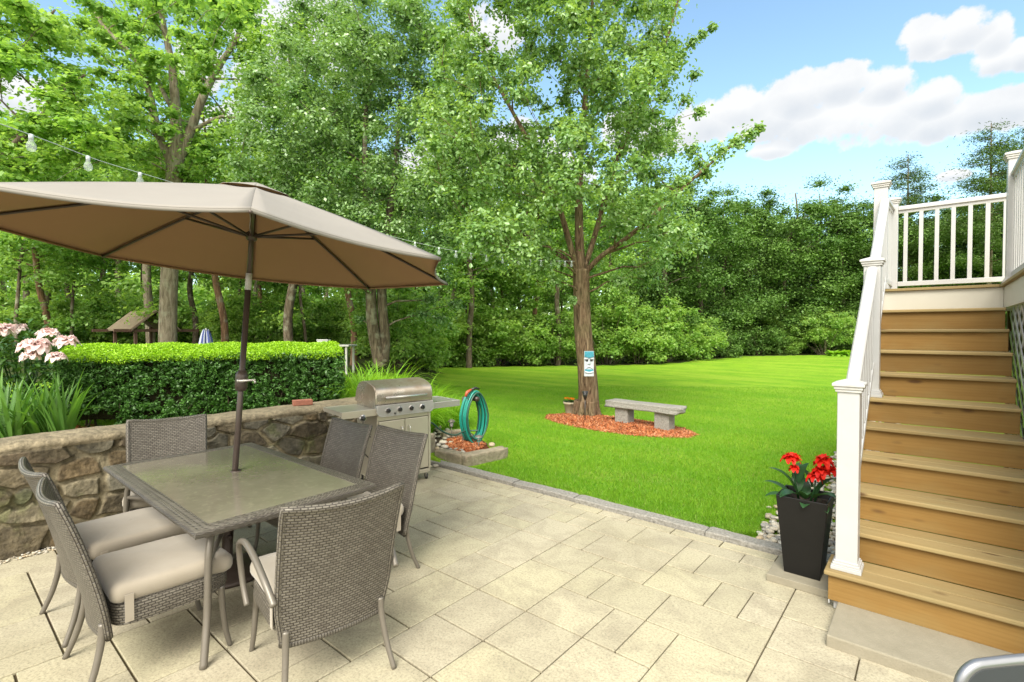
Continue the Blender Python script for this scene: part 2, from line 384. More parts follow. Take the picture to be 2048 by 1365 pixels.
# pressure treated timber, grain along local x
def wood(name, c1, c2, c3):
    m, n, out = newmat(name); tcn = n.n('ShaderNodeTexCoord')
    oi = n.n('ShaderNodeObjectInfo')
    mp = n.n('ShaderNodeMapping', inp={'Scale': (1.3, 16.0, 16.0), 'Vector': tcn.outputs['Object']})
    off = n.n('ShaderNodeVectorMath', operation='ADD'); n.l(mp.outputs[0], off.inputs[0])
    cmb = n.n('ShaderNodeCombineXYZ'); n.l(n.m('MULTIPLY', oi.outputs['Random'], 37.0), cmb.inputs[0]); n.l(n.m('MULTIPLY', oi.outputs['Random'], 91.0), cmb.inputs[2]); n.l(cmb.outputs[0], off.inputs[1])
    t = n.n('ShaderNodeTexNoise', inp={'Scale': 1.1, 'Detail': 5.0, 'Roughness': .6, 'Distortion': 1.2}); n.l(off.outputs[0], t.inputs['Vector'])
    w = n.n('ShaderNodeTexWave', wave_type='BANDS', bands_direction='Z', inp={'Scale': .9, 'Distortion': 9.0, 'Detail': 2.5, 'Detail Scale': .6}); n.l(off.outputs[0], w.inputs['Vector'])
    k = n.n('ShaderNodeTexVoronoi', inp={'Scale': 1.0}); mp2 = n.n('ShaderNodeMapping', inp={'Scale': (2.6, 5.0, 8.0), 'Vector': tcn.outputs['Object']})
    o2 = n.n('ShaderNodeVectorMath', operation='ADD'); n.l(mp2.outputs[0], o2.inputs[0]); n.l(cmb.outputs[0], o2.inputs[1]); n.l(o2.outputs[0], k.inputs['Vector'])
    c = n.mix(n.ramp(t.outputs[0], [(.3, 0.), (.7, 1.)]), c1, c2)
    c = n.mix(n.m('MULTIPLY', n.ramp(w.outputs['Fac'], [(.55, 0.), (1.0, 1.)]), .16), c, c3)
    c = n.mix(n.ramp(k.outputs['Distance'], [(.07, .85), (.16, 0.)]), c, (.085, .04, .016))
    big = n.n('ShaderNodeTexNoise', inp={'Scale': 2.0, 'Detail': 4.0, 'Vector': tcn.outputs['Object']})
    c = n.mix(n.m('MULTIPLY', n.ramp(big.outputs[0], [(.5, 0.), (.75, 1.)]), .30), c, (.26, .27, .14))
    cv = n.n('ShaderNodeCombineColor'); rv = n.m('ADD', n.m('MULTIPLY', oi.outputs['Random'], .30), .74)
    for q in range(3): n.l(rv, cv.inputs[q])
    c = n.mix(1.0, c, cv.outputs[0], 'MULTIPLY')
    b = n.n('ShaderNodeBsdfPrincipled', inp={'Roughness': .7, 'Specular IOR Level': .25}); n.l(c, b.inputs['Base Color'])
    bp = n.n('ShaderNodeBump', inp={'Strength': .10, 'Distance': .002, 'Height': t.outputs[0]}); n.l(bp.outputs[0], b.inputs['Normal'])
    n.l(b.outputs[0], out.inputs[0]); return m
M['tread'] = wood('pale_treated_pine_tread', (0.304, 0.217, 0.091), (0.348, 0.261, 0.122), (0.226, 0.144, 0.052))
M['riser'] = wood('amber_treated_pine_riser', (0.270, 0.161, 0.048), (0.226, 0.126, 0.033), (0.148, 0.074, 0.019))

# paving stone: tint per paver, mottling and speckle
m, n, out = newmat('cream_concrete_pavers'); tcn = n.n('ShaderNodeTexCoord')
a = n.n('ShaderNodeVertexColor', layer_name='tint')
t = n.n('ShaderNodeTexNoise', inp={'Scale': 3.4, 'Detail': 8.0, 'Roughness': .68, 'Distortion': .8, 'Vector': tcn.outputs['Object']})
t2 = n.n('ShaderNodeTexNoise', inp={'Scale': 75.0, 'Detail': 6.0, 'Roughness': .75, 'Vector': tcn.outputs['Object']})
t3 = n.n('ShaderNodeTexNoise', inp={'Scale': .7, 'Detail': 4.0, 'Vector': tcn.outputs['Object']})
c = n.mix(n.m('MULTIPLY', n.ramp(t.outputs[0], [(.44, 0.), (.62, 1.)]), .55), a.outputs[0], (.245, .215, .155))
c = n.mix(n.m('MULTIPLY', n.ramp(t3.outputs[0], [(.5, 0.), (.72, 1.)]), .35), c, (.25, .225, .125))
c = n.mix(1.0, c, n.ramp(t2.outputs[0], [(.32, .58), (.5, 1.0), (.70, 1.18)]), 'MULTIPLY')
b = n.n('ShaderNodeBsdfPrincipled', inp={'Roughness': .85, 'Specular IOR Level': .25}); n.l(c, b.inputs['Base Color'])
bp = n.n('ShaderNodeBump', inp={'Strength': .5, 'Distance': .003, 'Height': t2.outputs[0]}); n.l(bp.outputs[0], b.inputs['Normal'])
n.l(b.outputs[0], out.inputs[0]); M['paver'] = m
M['joint'] = pbr('sandy_mossy_joint', (.060, .034, .017), .95, noise=(5, .8, (.08, .072, .022)), bump=(90, .6, .004))
M['pebble'] = tintmat('river_pebbles', .6, .35, 30, .25)
M['mulch'] = tintmat('red_bark_mulch', .85, .2, 25, .3)
M['stone'] = tintmat('fieldstone_and_mortar', .85, .3, 22, .55, (38, .9, .012))

# lawn and forest floor
m, n, out = newmat('lawn_turf'); tcn = n.n('ShaderNodeTexCoord')
t = n.n('ShaderNodeTexNoise', inp={'Scale': 1.1, 'Detail': 10.0, 'Roughness': .75, 'Vector': tcn.outputs['Object']})
t2 = n.n('ShaderNodeTexNoise', inp={'Scale': 60.0, 'Detail': 5.0, 'Roughness': .7, 'Vector': tcn.outputs['Object']})
mp = n.n('ShaderNodeMapping', inp={'Scale': (.25, 1.6, 1.0), 'Rotation': (0, 0, R_(25)), 'Vector': tcn.outputs['Object']})
t3 = n.n('ShaderNodeTexNoise', inp={'Scale': .9, 'Detail': 3.0}); n.l(mp.outputs[0], t3.inputs['Vector'])
c = n.mix(n.ramp(t.outputs[0], [(.3, 0.), (.7, 1.)]), (.092, .25, .010), (.21, .375, .016))
c = n.mix(n.m('MULTIPLY', n.ramp(t3.outputs[0], [(.42, 0.), (.62, 1.)]), .6), c, (.28, .40, .035))
c = n.mix(1.0, c, n.ramp(t2.outputs[0], [(.3, .55), (.5, .95), (.75, 1.4)]), 'MULTIPLY')
b = n.n('ShaderNodeBsdfPrincipled', inp={'Roughness': .9, 'Specular IOR Level': .15}); n.l(c, b.inputs['Base Color'])
bp = n.n('ShaderNodeBump', inp={'Strength': .9, 'Distance': .03, 'Height': t2.outputs[0]}); n.l(bp.outputs[0], b.inputs['Normal'])
n.l(b.outputs[0], out.inputs[0]); M['lawn'] = m
M['forest'] = pbr('leaf_litter_floor', (.055, .062, .022), .95, spec=.1, noise=(1.2, .7, (.04, .075, .015)), bump=(3, .8, .1))

M['leaf_main'] = leafmat('glossy_mid_green_leaf', (.125, .27, .07), (.33, .50, .19), (1.35, 1.25, .45), .42, .30, .65)
M['leaf_dense'] = leafmat('dense_grey_green_leaf', (.10, .22, .06), (.31, .46, .20), (1.2, 1.25, .5), .34, .30, .65)
M['leaf_maple'] = leafmat('bright_backlit_leaf', (.16, .34, .07), (.35, .53, .14), (1.3, 1.25, .6), .5, .40, .4)
M['leaf_wood'] = leafmat('woodland_leaf', (.17, .34, .065), (.36, .53, .13), (1.3, 1.25, .65), .55, .42, .4)
M['leaf_dark'] = leafmat('dark_tree_leaf', (.045, .115, .022), (.165, .29, .055), (1.1, 1.2, .6), .25, .5, .3)
M['leaf_pine'] = leafmat('pine_needle', (.06, .13, .03), (.14, .22, .05), (1, 1, .6), .2, .5, .3)
M['leaf_yew'] = leafmat('yew_needles', (.028, .085, .015), (.10, .24, .04), (1.1, 1.3, .5), .2, .42, .45, hue=(.33, .58, .012))
M['leaf_lily'] = leafmat('daylily_blade', (.16, .36, .02), (.28, .52, .05), (1.4, 1.3, .4), .45, .4, .4)
M['leaf_iris'] = leafmat('iris_blade', (.07, .19, .035), (.17, .33, .07), (1.2, 1.2, .5), .4, .42, .4)
M['leaf_peony'] = leafmat('peony_leaf', (.022, .070, .014), (.08, .17, .03), (1.2, 1.2, .5), .3, .32, .6)
M['leaf_canna'] = leafmat('canna_leaf', (.018, .060, .022), (.045, .12, .035), (1.2, 1.2, .5), .3, .35, .5)
M['petal_pink'] = leafmat('pink_peony_petal', (.78, .58, .56), (.85, .77, .73), (1, .9, .9), .35, .6, .2)
M['petal_red'] = leafmat('red_canna_petal', (.50, .008, .006), (.78, .035, .015), (1.1, .6, .5), .35, .5, .3)
M['petal_orange'] = leafmat('orange_marigold_petal', (.70, .16, .01), (.85, .34, .02), (1, .9, .6), .3, .6, .2)
M['grass'] = leafmat('grass_blade', (.09, .265, .013), (.23, .41, .026), (1.3, 1.3, .5), .35, .5, .25, hue=(.30, .33, .10))
def barkmat(name, c1, c2, c3):
    m, n, out = newmat(name); t_ = n.n('ShaderNodeTexCoord')
    mp = n.n('ShaderNodeMapping', inp={'Scale': (16, 16, 2.6), 'Vector': t_.outputs['Object']})
    t = n.n('ShaderNodeTexNoise', inp={'Scale': 1.0, 'Detail': 7.0, 'Roughness': .65, 'Distortion': .7}); n.l(mp.outputs[0], t.inputs['Vector'])
    tb = n.n('ShaderNodeTexNoise', inp={'Scale': 3.5, 'Detail': 5.0, 'Vector': t_.outputs['Object']})
    c = n.ramp(t.outputs[0], [(.34, c1), (.52, c2), (.72, c3)])
    c = n.mix(n.m('MULTIPLY', n.ramp(tb.outputs[0], [(.52, 0.), (.66, 1.)]), .5), c, (.34, .35, .26))
    b = n.n('ShaderNodeBsdfPrincipled', inp={'Roughness': .95, 'Specular IOR Level': .15}); n.l(c, b.inputs['Base Color'])
    bp = n.n('ShaderNodeBump', inp={'Strength': 1.0, 'Distance': .04, 'Height': t.outputs[0]}); n.l(bp.outputs[0], b.inputs['Normal'])
    n.l(b.outputs[0], out.inputs[0]); return m
M['barkpale'] = barkmat('pale_lichened_bark', (.10, .08, .055), (.24, .20, .145), (.36, .32, .25))
M['barkdark'] = barkmat('dark_woodland_bark', (.045, .035, .025), (.12, .095, .065), (.22, .18, .13))
M['barkred'] = barkmat('reddish_pine_bark', (.09, .05, .03), (.22, .13, .075), (.33, .22, .14))
# furrowed bark for the big lawn tree
m, n, out = newmat('furrowed_lawn_tree_bark'); uvn = n.n('ShaderNodeTexCoord')
mp = n.n('ShaderNodeMapping', inp={'Scale': (22, 22, 3.2), 'Vector': uvn.outputs['Object']})
t = n.n('ShaderNodeTexNoise', inp={'Scale': 1.0, 'Detail': 7.0, 'Roughness': .6, 'Distortion': .9}); n.l(mp.outputs[0], t.inputs['Vector'])
tb = n.n('ShaderNodeTexNoise', inp={'Scale': 2.0, 'Detail': 5.0, 'Vector': uvn.outputs['Object']})
c = n.ramp(t.outputs[0], [(.33, (.035, .022, .013)), (.5, (.15, .10, .06)), (.7, (.27, .20, .125))])
c = n.mix(n.m('MULTIPLY', n.ramp(tb.outputs[0], [(.5, 0.), (.7, 1.)]), .4), c, (.11, .12, .05))
b = n.n('ShaderNodeBsdfPrincipled', inp={'Roughness': .95, 'Specular IOR Level': .15}); n.l(c, b.inputs['Base Color'])
bp = n.n('ShaderNodeBump', inp={'Strength': 1.0, 'Distance': .04, 'Height': t.outputs[0]}); n.l(bp.outputs[0], b.inputs['Normal'])
n.l(b.outputs[0], out.inputs[0]); M['barkmain'] = m
m, n, out = newmat('clear_bulb_glass')
b = n.n('ShaderNodeBsdfPrincipled', inp={'Roughness': .08, 'IOR': 1.3, 'Alpha': .16}); b.inputs['Base Color'].default_value = (.85, .93, .97, 1)
n.l(b.outputs[0], out.inputs[0]); M['bulb'] = m

# ================================================================ ground
def smooth01(t): t = np.clip(t, 0, 1); return t * t * (3 - 2 * t)
U860 = ray(872, 662)[:2]; U860 = U860 / np.linalg.norm(U860)
def terrain(x, y):
    x = np.asarray(x, float); y = np.asarray(y, float)
    s = (x + 5.25) * (-U860[1]) + (y - 4.4) * (U860[0])
    z = .60 * smooth01((s + .45) / 1.6)
    r = np.hypot(x, y)
    z = z + np.where(r > 9, .05 * np.sin(x * .21 + 1) * np.cos(y * .17) * smooth01((r - 9) / 8), 0)
    z = z + .16 * smooth01((r - 22) / 7) * smooth01((x + 14) / 5)
    z = np.where((x > -5.60) & (y < 4.20), -.06, z)
    return z
def lawn_depth(px):
    return np.interp(px, [300, 700, 860, 880, 1150, 1320, 1400, 1480, 1560, 2100], [11, 12, 14, 23, 23.5, 24, 26, 30.5, 31.5, 33])
xs = np.concatenate([np.linspace(-150, -32, 14), np.arange(-30, -7, .5), np.arange(-7, -5.7, .13), [-5.66, -5.61, -5.59, -5.5], np.arange(-5.2, -.4, .3), np.arange(0, 20, .8), np.linspace(22, 120, 10)])
ys = np.concatenate([np.linspace(-60, -8, 8), np.arange(-6, 4, .4), [4.12, 4.19, 4.21, 4.3], np.arange(4.5, 12, .3), np.arange(12, 42, .6), np.linspace(44, 200, 14)])
XX, YY = np.meshgrid(xs, ys); ZZ = terrain(XX, YY)
nx_, ny_ = len(xs), len(ys)
V = np.stack([XX.ravel(), YY.ravel(), ZZ.ravel()], 1)
idx = np.arange(nx_ * ny_).reshape(ny_, nx_)
F = np.stack([idx[:-1, :-1].ravel(), idx[:-1, 1:].ravel(), idx[1:, 1:].ravel(), idx[1:, :-1].ravel()], 1)
cen = V[F].mean(1)
def cam_coords(x, y):
    d = np.stack([x, y], -1); dep = d @ FW[:2] / np.linalg.norm(FW[:2]); lat = d @ RT[:2]
    return CXP + PXF * lat / np.maximum(dep, .01), dep
cpx, cdep = cam_coords(cen[:, 0], cen[:, 1])
rng0 = np.random.default_rng(5)
fm = ((cdep > lawn_depth(cpx)) | (cdep < 0) & (cen[:, 0] < -8)).astype(int)
lawn = np_mesh('lawn', V, F, [M['lawn'], M['forest']], fmat=fm, smooth=True); tag(lawn, kind='structure')

# ================================================================ patio
rnd = random.Random(11)
MX, MY, PX0, PY0 = .200, .188, -.67, 2.35
known = [(-3, 2, 3, 2), (-3, 0, 1, 2), (-2, -1, 2, 3), (-4, 0, 1, 2), (-6, 0, 2, 2), (-6, 2, 1, 2), (-5, 2, 2, 2), (-6, 4, 2, 1), (-8, 3, 2, 2),
         (-8, 5, 1, 2), (-7, 5, 3, 2), (-6, 7, 2, 2), (-8, 7, 2, 2), (-4, 4, 2, 2), (-4, 6, 1, 2), (-2, 4, 1, 2), (-1, 4, 1, 2), (-3, 6, 3, 2),
         (-4, 8, 2, 1), (-2, 8, 2, 1), (0, 5, 2, 3), (0, 3, 2, 2), (0, 1, 3, 2), (-8, 0, 2, 3), (-10, 0, 2, 2), (-10, 2, 2, 3), (-12, 3, 2, 2), (-12, 5, 2, 1), (-10, 5, 2, 2),
         (-12, 6, 2, 2), (-10, 7, 1, 1), (-9, 7, 1, 1), (-4, -3, 2, 3), (-6, -2, 2, 2), (-8, -2, 2, 2), (-10, -3, 2, 3), (-12, 0, 2, 3), (-12, -2, 2, 2), (2, 3, 2, 2)]
occ = {}
I0, I1, J0, J1 = -23, 12, -16, 9
def fits(i, j, a, b): return all((p, q) not in occ and I0 <= p < I1 and J0 <= q < J1 for p in range(i, i + a) for q in range(j, j + b))
pav = []
def put(i, j, a, b):
    pav.append((i, j, a, b))
    for p in range(i, i + a):
        for q in range(j, j + b): occ[(p, q)] = 1
for k in known:
    if fits(*k): put(*k)
for j in range(J0, J1):
    for i in range(I0, I1):
        if (i, j) in occ: continue
        opt = [(3, 2), (2, 3), (2, 2), (2, 2), (1, 2), (2, 1), (3, 2)]; rnd.shuffle(opt)
        for a, b in opt + [(2, 1), (1, 2), (1, 1)]:
            if fits(i, j, a, b): put(i, j, a, b); break
mb = MB(); g_ = .0055
def paver_col():
    k = rnd.uniform(.94, 1.06); w = rnd.uniform(-.006, .010)
    return (.385 * k, (.350 + w * .3) * k, (.250 - w) * k)
for (i, j, a, b) in pav:
    mb.col = paver_col(); dz = rnd.uniform(-.0012, .0012)
    mb.box((PX0 + i * MX + g_ * .62, PY0 + j * MY + g_, -.03), (PX0 + (i + a) * MX - g_ * .62, PY0 + (j + b) * MY - g_, dz))
x = PX0 + I0 * MX; yk0, yk1 = PY0 + J1 * MY, 4.165
while x < PX0 + I1 * MX:                      # border course along the kerb
    w_ = rnd.choice([.3, .4, .4, .5]); mb.col = paver_col()
    mb.box((x + g_, yk0 + g_, -.03), (x + w_ - g_, yk1, 0.0)); x += w_
patio = mb.build('patio', M['paver'], bevel=.003, segs=1); tag(patio, kind='structure')
mb = MB(); mb.box((-5.6, -1.6, -.10), (2.2, 4.17, -.012)); tag(mb.build('patio_joint_sand', M['joint']), kind='structure')
mb = MB(); mb.box((-30, -30, -.2), (30, -1.6, -.014)); tag(mb.build('ground_behind_patio', M['concrete']), kind='structure')

# kerb stones
kx = [-4.98, G(1027, 972)[0], G(1147, 1004)[0], G(1414, 1069)[0], -.78, .1]
klab = ['long granite kerb stone beside the rock bed and grill', 'short granite kerb stone between patio and lawn, second from the grill',
        'longest granite kerb stone, in the middle of the lawn edge', 'granite kerb stone ending beside the black planter', 'granite kerb stone hidden behind the black planter']
for k in range(5):
    o = empty('kerb_stone', ((kx[k] + kx[k + 1]) / 2, 4.235, 0), 0, klab[k], 'kerb stone', 'granite kerb stones along the lawn')
    n = 26; L_ = (kx[k + 1] - kx[k]) / 2 - .004; rr = np.random.default_rng(50 + k)
    jit = np.cumsum(rr.normal(0, .0015, (n + 1, 4)), 0); jit -= jit.mean(0)
    def prof(u, v, L_=L_, jit=jit, n=n):
        i = int(round(u * n)); P = [(-.066, -.03), (-.066, .034), (-.058, .043), (.055, .045), (.064, .036), (.064, -.03)]
        q = P[int(round(v * 5))]; e = .006 if i in (0, n) else 0
        return (-L_ + 2 * L_ * u, q[0] + jit[i][0] * (1 if v < .5 else -1), q[1] + jit[i][1] * .5 - e)
    mb = MB(); mb.grid(prof, n, 5); mb.box((-L_ + .002, -.06, -.03), (L_ - .002, .06, .036))
    st = mb.build('stone', M['granite'], o)
    o.children[0].name = 'stone'

# ================================================================ pebbles and mulch
def blob_verts():
    import bmesh
    bm = bmesh.new(); bmesh.ops.create_icosphere(bm, subdivisions=2, radius=1.0)
    v = np.array([q.co[:] for q in bm.verts]); f = np.array([[w.index for w in q.verts] for q in bm.faces]); bm.free()
    return v, f
BV, BF = blob_verts()
def stones_mesh(name, pos, size, cols, mat, parent=None, seed=0, flat=.6):
    r = np.random.default_rng(seed); n = len(pos); nv = len(BV)
    V = np.zeros((n, nv, 3)); 
    for k in range(n):
        sc = size[k] * np.array([r.uniform(.8, 1.3), r.uniform(.7, 1.0), r.uniform(flat * .75, flat * 1.15)])
        p = BV * (1 + .10 * np.sin(BV @ r.normal(0, 2, 3) + r.uniform(0, 6))[:, None]) * sc
        a = r.uniform(0, 6.28); t = r.uniform(-.35, .35)
        Rz = np.array([[math.cos(a), -math.sin(a), 0], [math.sin(a), math.cos(a), 0], [0, 0, 1]]); Rx = np.array([[1, 0, 0], [0, math.cos(t), -math.sin(t)], [0, math.sin(t), math.cos(t)]])
        V[k] = p @ (Rz @ Rx).T + pos[k]
    F = (BF[None] + (np.arange(n) * nv)[:, None, None]).reshape(-1, 3)
    return np_mesh(name, V.reshape(-1, 3), F, mat, parent, np.repeat(cols, nv, 0), smooth=True)
PEB = np.array([(.42, .38, .30), (.50, .46, .38), (.33, .31, .27), (.45, .36, .24), (.28, .27, .25), (.55, .53, .47), (.38, .33, .24)])
r = np.random.default_rng(3)
def rock_left(y): return np.interp(y, [4.3, 4.6, 5.2, 6.2, 8.5, 12], [-1.02, -1.08, -1.11, -1.0, -.95, -.9])
pts = []
while len(pts) < 1500:
    y = 4.32 + (r.random() ** 1.5) * 7; xx = r.uniform(rock_left(y) - .02 + r.normal(0, .02), -.42)
    pts.append((xx, y, r.uniform(.0, .035) + .012))
pts = np.array(pts); cols = PEB[r.integers(0, len(PEB), len(pts))] * r.uniform(.8, 1.15, (len(pts), 1))
tag(stones_mesh('river_rock', pts, r.uniform(.018, .036, len(pts)), cols, M['pebble'], seed=4),
    'strip of small tan river rocks beside the wooden stairs', 'river rock', kind='stuff')
pts = np.stack([r.uniform(-5.30, -5.17, 1500), r.uniform(-1.2, 3.3, 1500), r.uniform(0, .01, 1500)], 1)
tag(stones_mesh('gravel', pts, r.uniform(.006, .013, 1500), PEB[r.integers(0, 7, 1500)] * 1.05, M['pebble'], seed=6),
    'thin strip of pale gravel along the foot of the stone wall', 'gravel', kind='stuff')

def chips(name, pts, label, cat, seed, L=.035, kind='stuff', base=None):
    r = np.random.default_rng(seed); n = len(pts)
    a = r.normal(0, 1, (n, 3)); a[:, 2] *= .35; a /= np.linalg.norm(a, axis=1)[:, None]
    up = r.normal(0, .45, (n, 3)) + np.array([0, 0, 1]); b = np.cross(up, a); b /= np.linalg.norm(b, axis=1)[:, None]; c = np.cross(a, b)
    l = r.uniform(.4, 1.0, (n, 1)) * L; w = r.uniform(.12, .3, (n, 1)) * L; t = .0035
    P = np.array(pts)
    V = np.stack([P - a * l - b * w, P + a * l - b * w * .6, P + a * l + b * w, P - a * l + b * w * .8], 1)
    V2 = V + c[:, None] * t
    VV = np.concatenate([V, V2], 1)
    q = np.array([[4, 5, 6, 7], [0, 1, 5, 4], [1, 2, 6, 5], [2, 3, 7, 6], [3, 0, 4, 7]])
    F = (q[None] + (np.arange(n) * 8)[:, None, None]).reshape(-1, 4)
    C0 = np.array([(.48, .15, .05), (.38, .11, .04), (.55, .22, .09), (.30, .085, .035), (.58, .28, .15)])
    cols = C0[r.integers(0, 5, n)] * r.uniform(.8, 1.2, (n, 1))
    Vb = VV.reshape(-1, 3); Fb = F; cb = np.repeat(cols, 8, 0)
    if base is not None:
        bv, bf = base; Fb = np.concatenate([Fb, bf + len(Vb)]); Vb = np.concatenate([Vb, bv]); cb = np.concatenate([cb, np.tile([(.16, .05, .02)], (len(bv), 1))])
    return tag(np_mesh(name, Vb, Fb, M['mulch'], None, cb), label, cat, kind=kind)
# oval mulch ring under the lawn tree
ec = (G(1100, 831)[:2] + G(1388, 874)[:2]) / 2; ev = G(1388, 874)[:2] - G(1100, 831)[:2]; ea = np.linalg.norm(ev) / 2; eu = ev / np.linalg.norm(ev); en = np.array([-eu[1], eu[0]])
def ell(r_, th): return ec[0] + eu[0] * math.cos(th) * ea * r_ + en[0] * math.sin(th) * .70 * r_, ec[1] + eu[1] * math.cos(th) * ea * r_ + en[1] * math.sin(th) * .70 * r_
bv = []; bf = []
for i in range(9):
    for k in range(48):
        q = ell(i / 8 * .97, k / 48 * 6.2832); bv.append((q[0], q[1], .045 * (1 - (i / 8) ** 2) + .003))
for i in range(8):
    for k in range(48): bf.append((i * 48 + k, i * 48 + (k + 1) % 48, (i + 1) * 48 + (k + 1) % 48, (i + 1) * 48 + k))
pts = []
for k in range(9000):
    rr = math.sqrt(r.random()) * r.uniform(.94, 1.03); q = ell(rr, r.uniform(0, 6.2832)); pts.append((q[0], q[1], .045 * (1 - min(rr, 1) ** 2) + .010))
chips('bark_mulch', pts, 'oval bed of red bark mulch under the lawn tree and stone bench', 'mulch', 9, L=.045, base=(np.array(bv), np.array(bf)))

# ================================================================ stone wall
mb = None
yw0, yw1 = -2.6, 4.24
NY, NF = 1000, 120
r = np.random.default_rng(21)
sp = []
yy = yw0 - .3
cells = []
for row in range(5):                           # loose courses of field stones
    yy = yw0 - .4
    while yy < yw1 + .4:
        w_ = r.choice([.12, .2, .3, .45]) * r.uniform(.8, 1.2); cells.append((yy + w_ / 2, .08 + row * .165 + r.normal(0, .05), w_)); yy += w_
cells = np.array(cells)
ccols = np.array([(.19, .155, .095), (.25, .215, .14), (.13, .105, .065), (.21, .155, .085), (.18, .165, .12), (.28, .255, .185), (.15, .115, .07), (.20, .15, .085)])
cc = ccols[r.integers(0, len(ccols), len(cells))] * r.uniform(.75, 1.15, (len(cells), 1)); cb = r.uniform(.6, 1.25, len(cells)); ctilt = r.normal(0, .10, (len(cells), 2))
def vnoise(a, b, seed):
    rr = np.random.default_rng(seed); o = 0
    for k in range(5):
        f = 2.0 ** k * 2.2; p = rr.uniform(0, 6.28, 6); d = rr.normal(0, 1, (3, 2)); d /= np.linalg.norm(d, axis=1)[:, None]
        for q in range(3): o = o + np.sin((a * d[q, 0] + b * d[q, 1]) * f * 2.6 + p[q] + 1.3 * np.sin((a * d[q, 1] - b * d[q, 0]) * f + p[q + 3])) / 2 ** (k * .8)
    return o / 4
tt = np.linspace(0, 1, NF)
Yg, Tg = np.meshgrid(np.linspace(yw0, yw1, NY), tt * .755)
wa = Yg + .02 * vnoise(Yg, Tg, 1); wb = Tg + .02 * vnoise(Yg, Tg, 2)
d1 = np.full(Yg.shape, 9.); d2 = np.full(Yg.shape, 9.); id1 = np.zeros(Yg.shape, int)
for k, (cy_, cz_, cw) in enumerate(cells):
    d = np.sqrt(((wa - cy_) / (cw / .2)) ** 2 * 1.0 + ((wb - cz_)) ** 2 * 1.2 + 1e-6) * 1.0
    nearer = d < d1
    d2 = np.where(nearer, d1, np.minimum(d2, d)); id1 = np.where(nearer, k, id1); d1 = np.where(nearer, d, d1)
edge = smooth01((d2 - d1 - .006 - .010 * (1 + vnoise(Yg, Tg, 8))) / .024)
disp = edge * (.040 * cb[id1] + (wa - cells[id1, 0]) * ctilt[id1, 0] + (wb - cells[id1, 1]) * ctilt[id1, 1]) + .010 * vnoise(Yg * 2.5, Tg * 2.5, 3) * (.3 + edge)
mort = np.array([.30, .255, .16]); moss = np.array([.10, .125, .03])
colr = cc[id1] * .72 * (1 + .42 * vnoise(Yg * 2.2, Tg * 2.6, 4))[..., None]
colr = colr * edge[..., None] + mort * (1 - edge[..., None]) * (.85 + .25 * vnoise(Yg * 4, Tg * 4, 5))[..., None]
stain = smooth01((vnoise(Yg * .7, Tg * .9, 6) - .15) / .35)[..., None] * .6; colr = colr * (1 - stain) + np.array([.075, .062, .035]) * stain
ms = smooth01((vnoise(Yg * 1.1 + 4, Tg * 1.5, 7) - .35) / .3)[..., None] * .4; colr = colr * (1 - ms) + moss * ms
xf = -5.30 - .11 * Tg / .755 + disp
front = np.stack([xf, Yg, Tg], -1)
# coping: front lip, top and back
cp = [(-5.385, .758), (-5.372, .775), (-5.375, .80), (-5.40, .825), (-5.46, .835), (-5.60, .838), (-5.74, .832), (-5.86, .82), (-5.88, .78), (-5.88, .0)]
Yc = np.linspace(yw0, yw1, NY); rows = []; crow = []
for k, (cx_, cz_) in enumerate(cp):
    nn = vnoise(Yc * 1.2, np.full_like(Yc, cz_ * 3 + cx_ * 2), 9)
    rows.append(np.stack([cx_ + .012 * nn, Yc, cz_ + (.010 * nn + .010 * vnoise(Yc * .5, Yc * 0, 10) if k < 9 else 0 * Yc)], -1))
    crow.append(np.array([.27, .225, .145])[None] * (.9 + .28 * vnoise(Yc * 1.5, np.full_like(Yc, k * .13), 11))[:, None])
Vw = np.concatenate([front.reshape(-1, 3), np.concatenate(rows)]); Cw = np.concatenate([np.clip(colr.reshape(-1, 3), .01, 1), np.clip(np.concatenate(crow), .01, 1)])
NR = NF + len(cp); ii = np.arange(NR * NY).reshape(NR, NY)
Fw = np.stack([ii[:-1, :-1].ravel(), ii[1:, :-1].ravel(), ii[1:, 1:].ravel(), ii[:-1, 1:].ravel()], 1)
# end cap at the lawn end
nv0 = len(Vw); capv = np.array([[Vw[ii[k, -1]][0], yw1, Vw[ii[k, -1]][2]] for k in range(0, NR)]); mid = np.array([[-5.6, yw1, capv[k][2]] for k in range(NR)])
Vw = np.concatenate([Vw, capv, mid]); Cw = np.concatenate([Cw, np.tile([(.26, .22, .14)], (2 * NR, 1))])
Fc = np.array([(nv0 + k, nv0 + k + 1, nv0 + NR + k + 1, nv0 + NR + k) for k in range(NR - 1)])
wall = np_mesh('stone_wall', Vw, np.concatenate([Fw, Fc]), M['stone'], None, Cw, smooth=True)
tag(wall, 'low mortared fieldstone wall with rounded concrete coping behind the dining set', 'wall')
mb = MB(); mb.box((-.105, -.05, 0), (.105, .05, .06))
bp_ = G(605, 806, .84)
o = mb.build('brick', M['brick'], bevel=.004); o.location = (-5.62, float(3.18 - .2), .838); o.rotation_euler = (0, 0, R_(72))
q = G(605, 805, .84); k = (-5.60 - 0) / q[0]; o.location = (-5.60, float(q[1] * k), .838)
tag(o, 'loose red clay brick lying on top of the stone wall', 'brick')

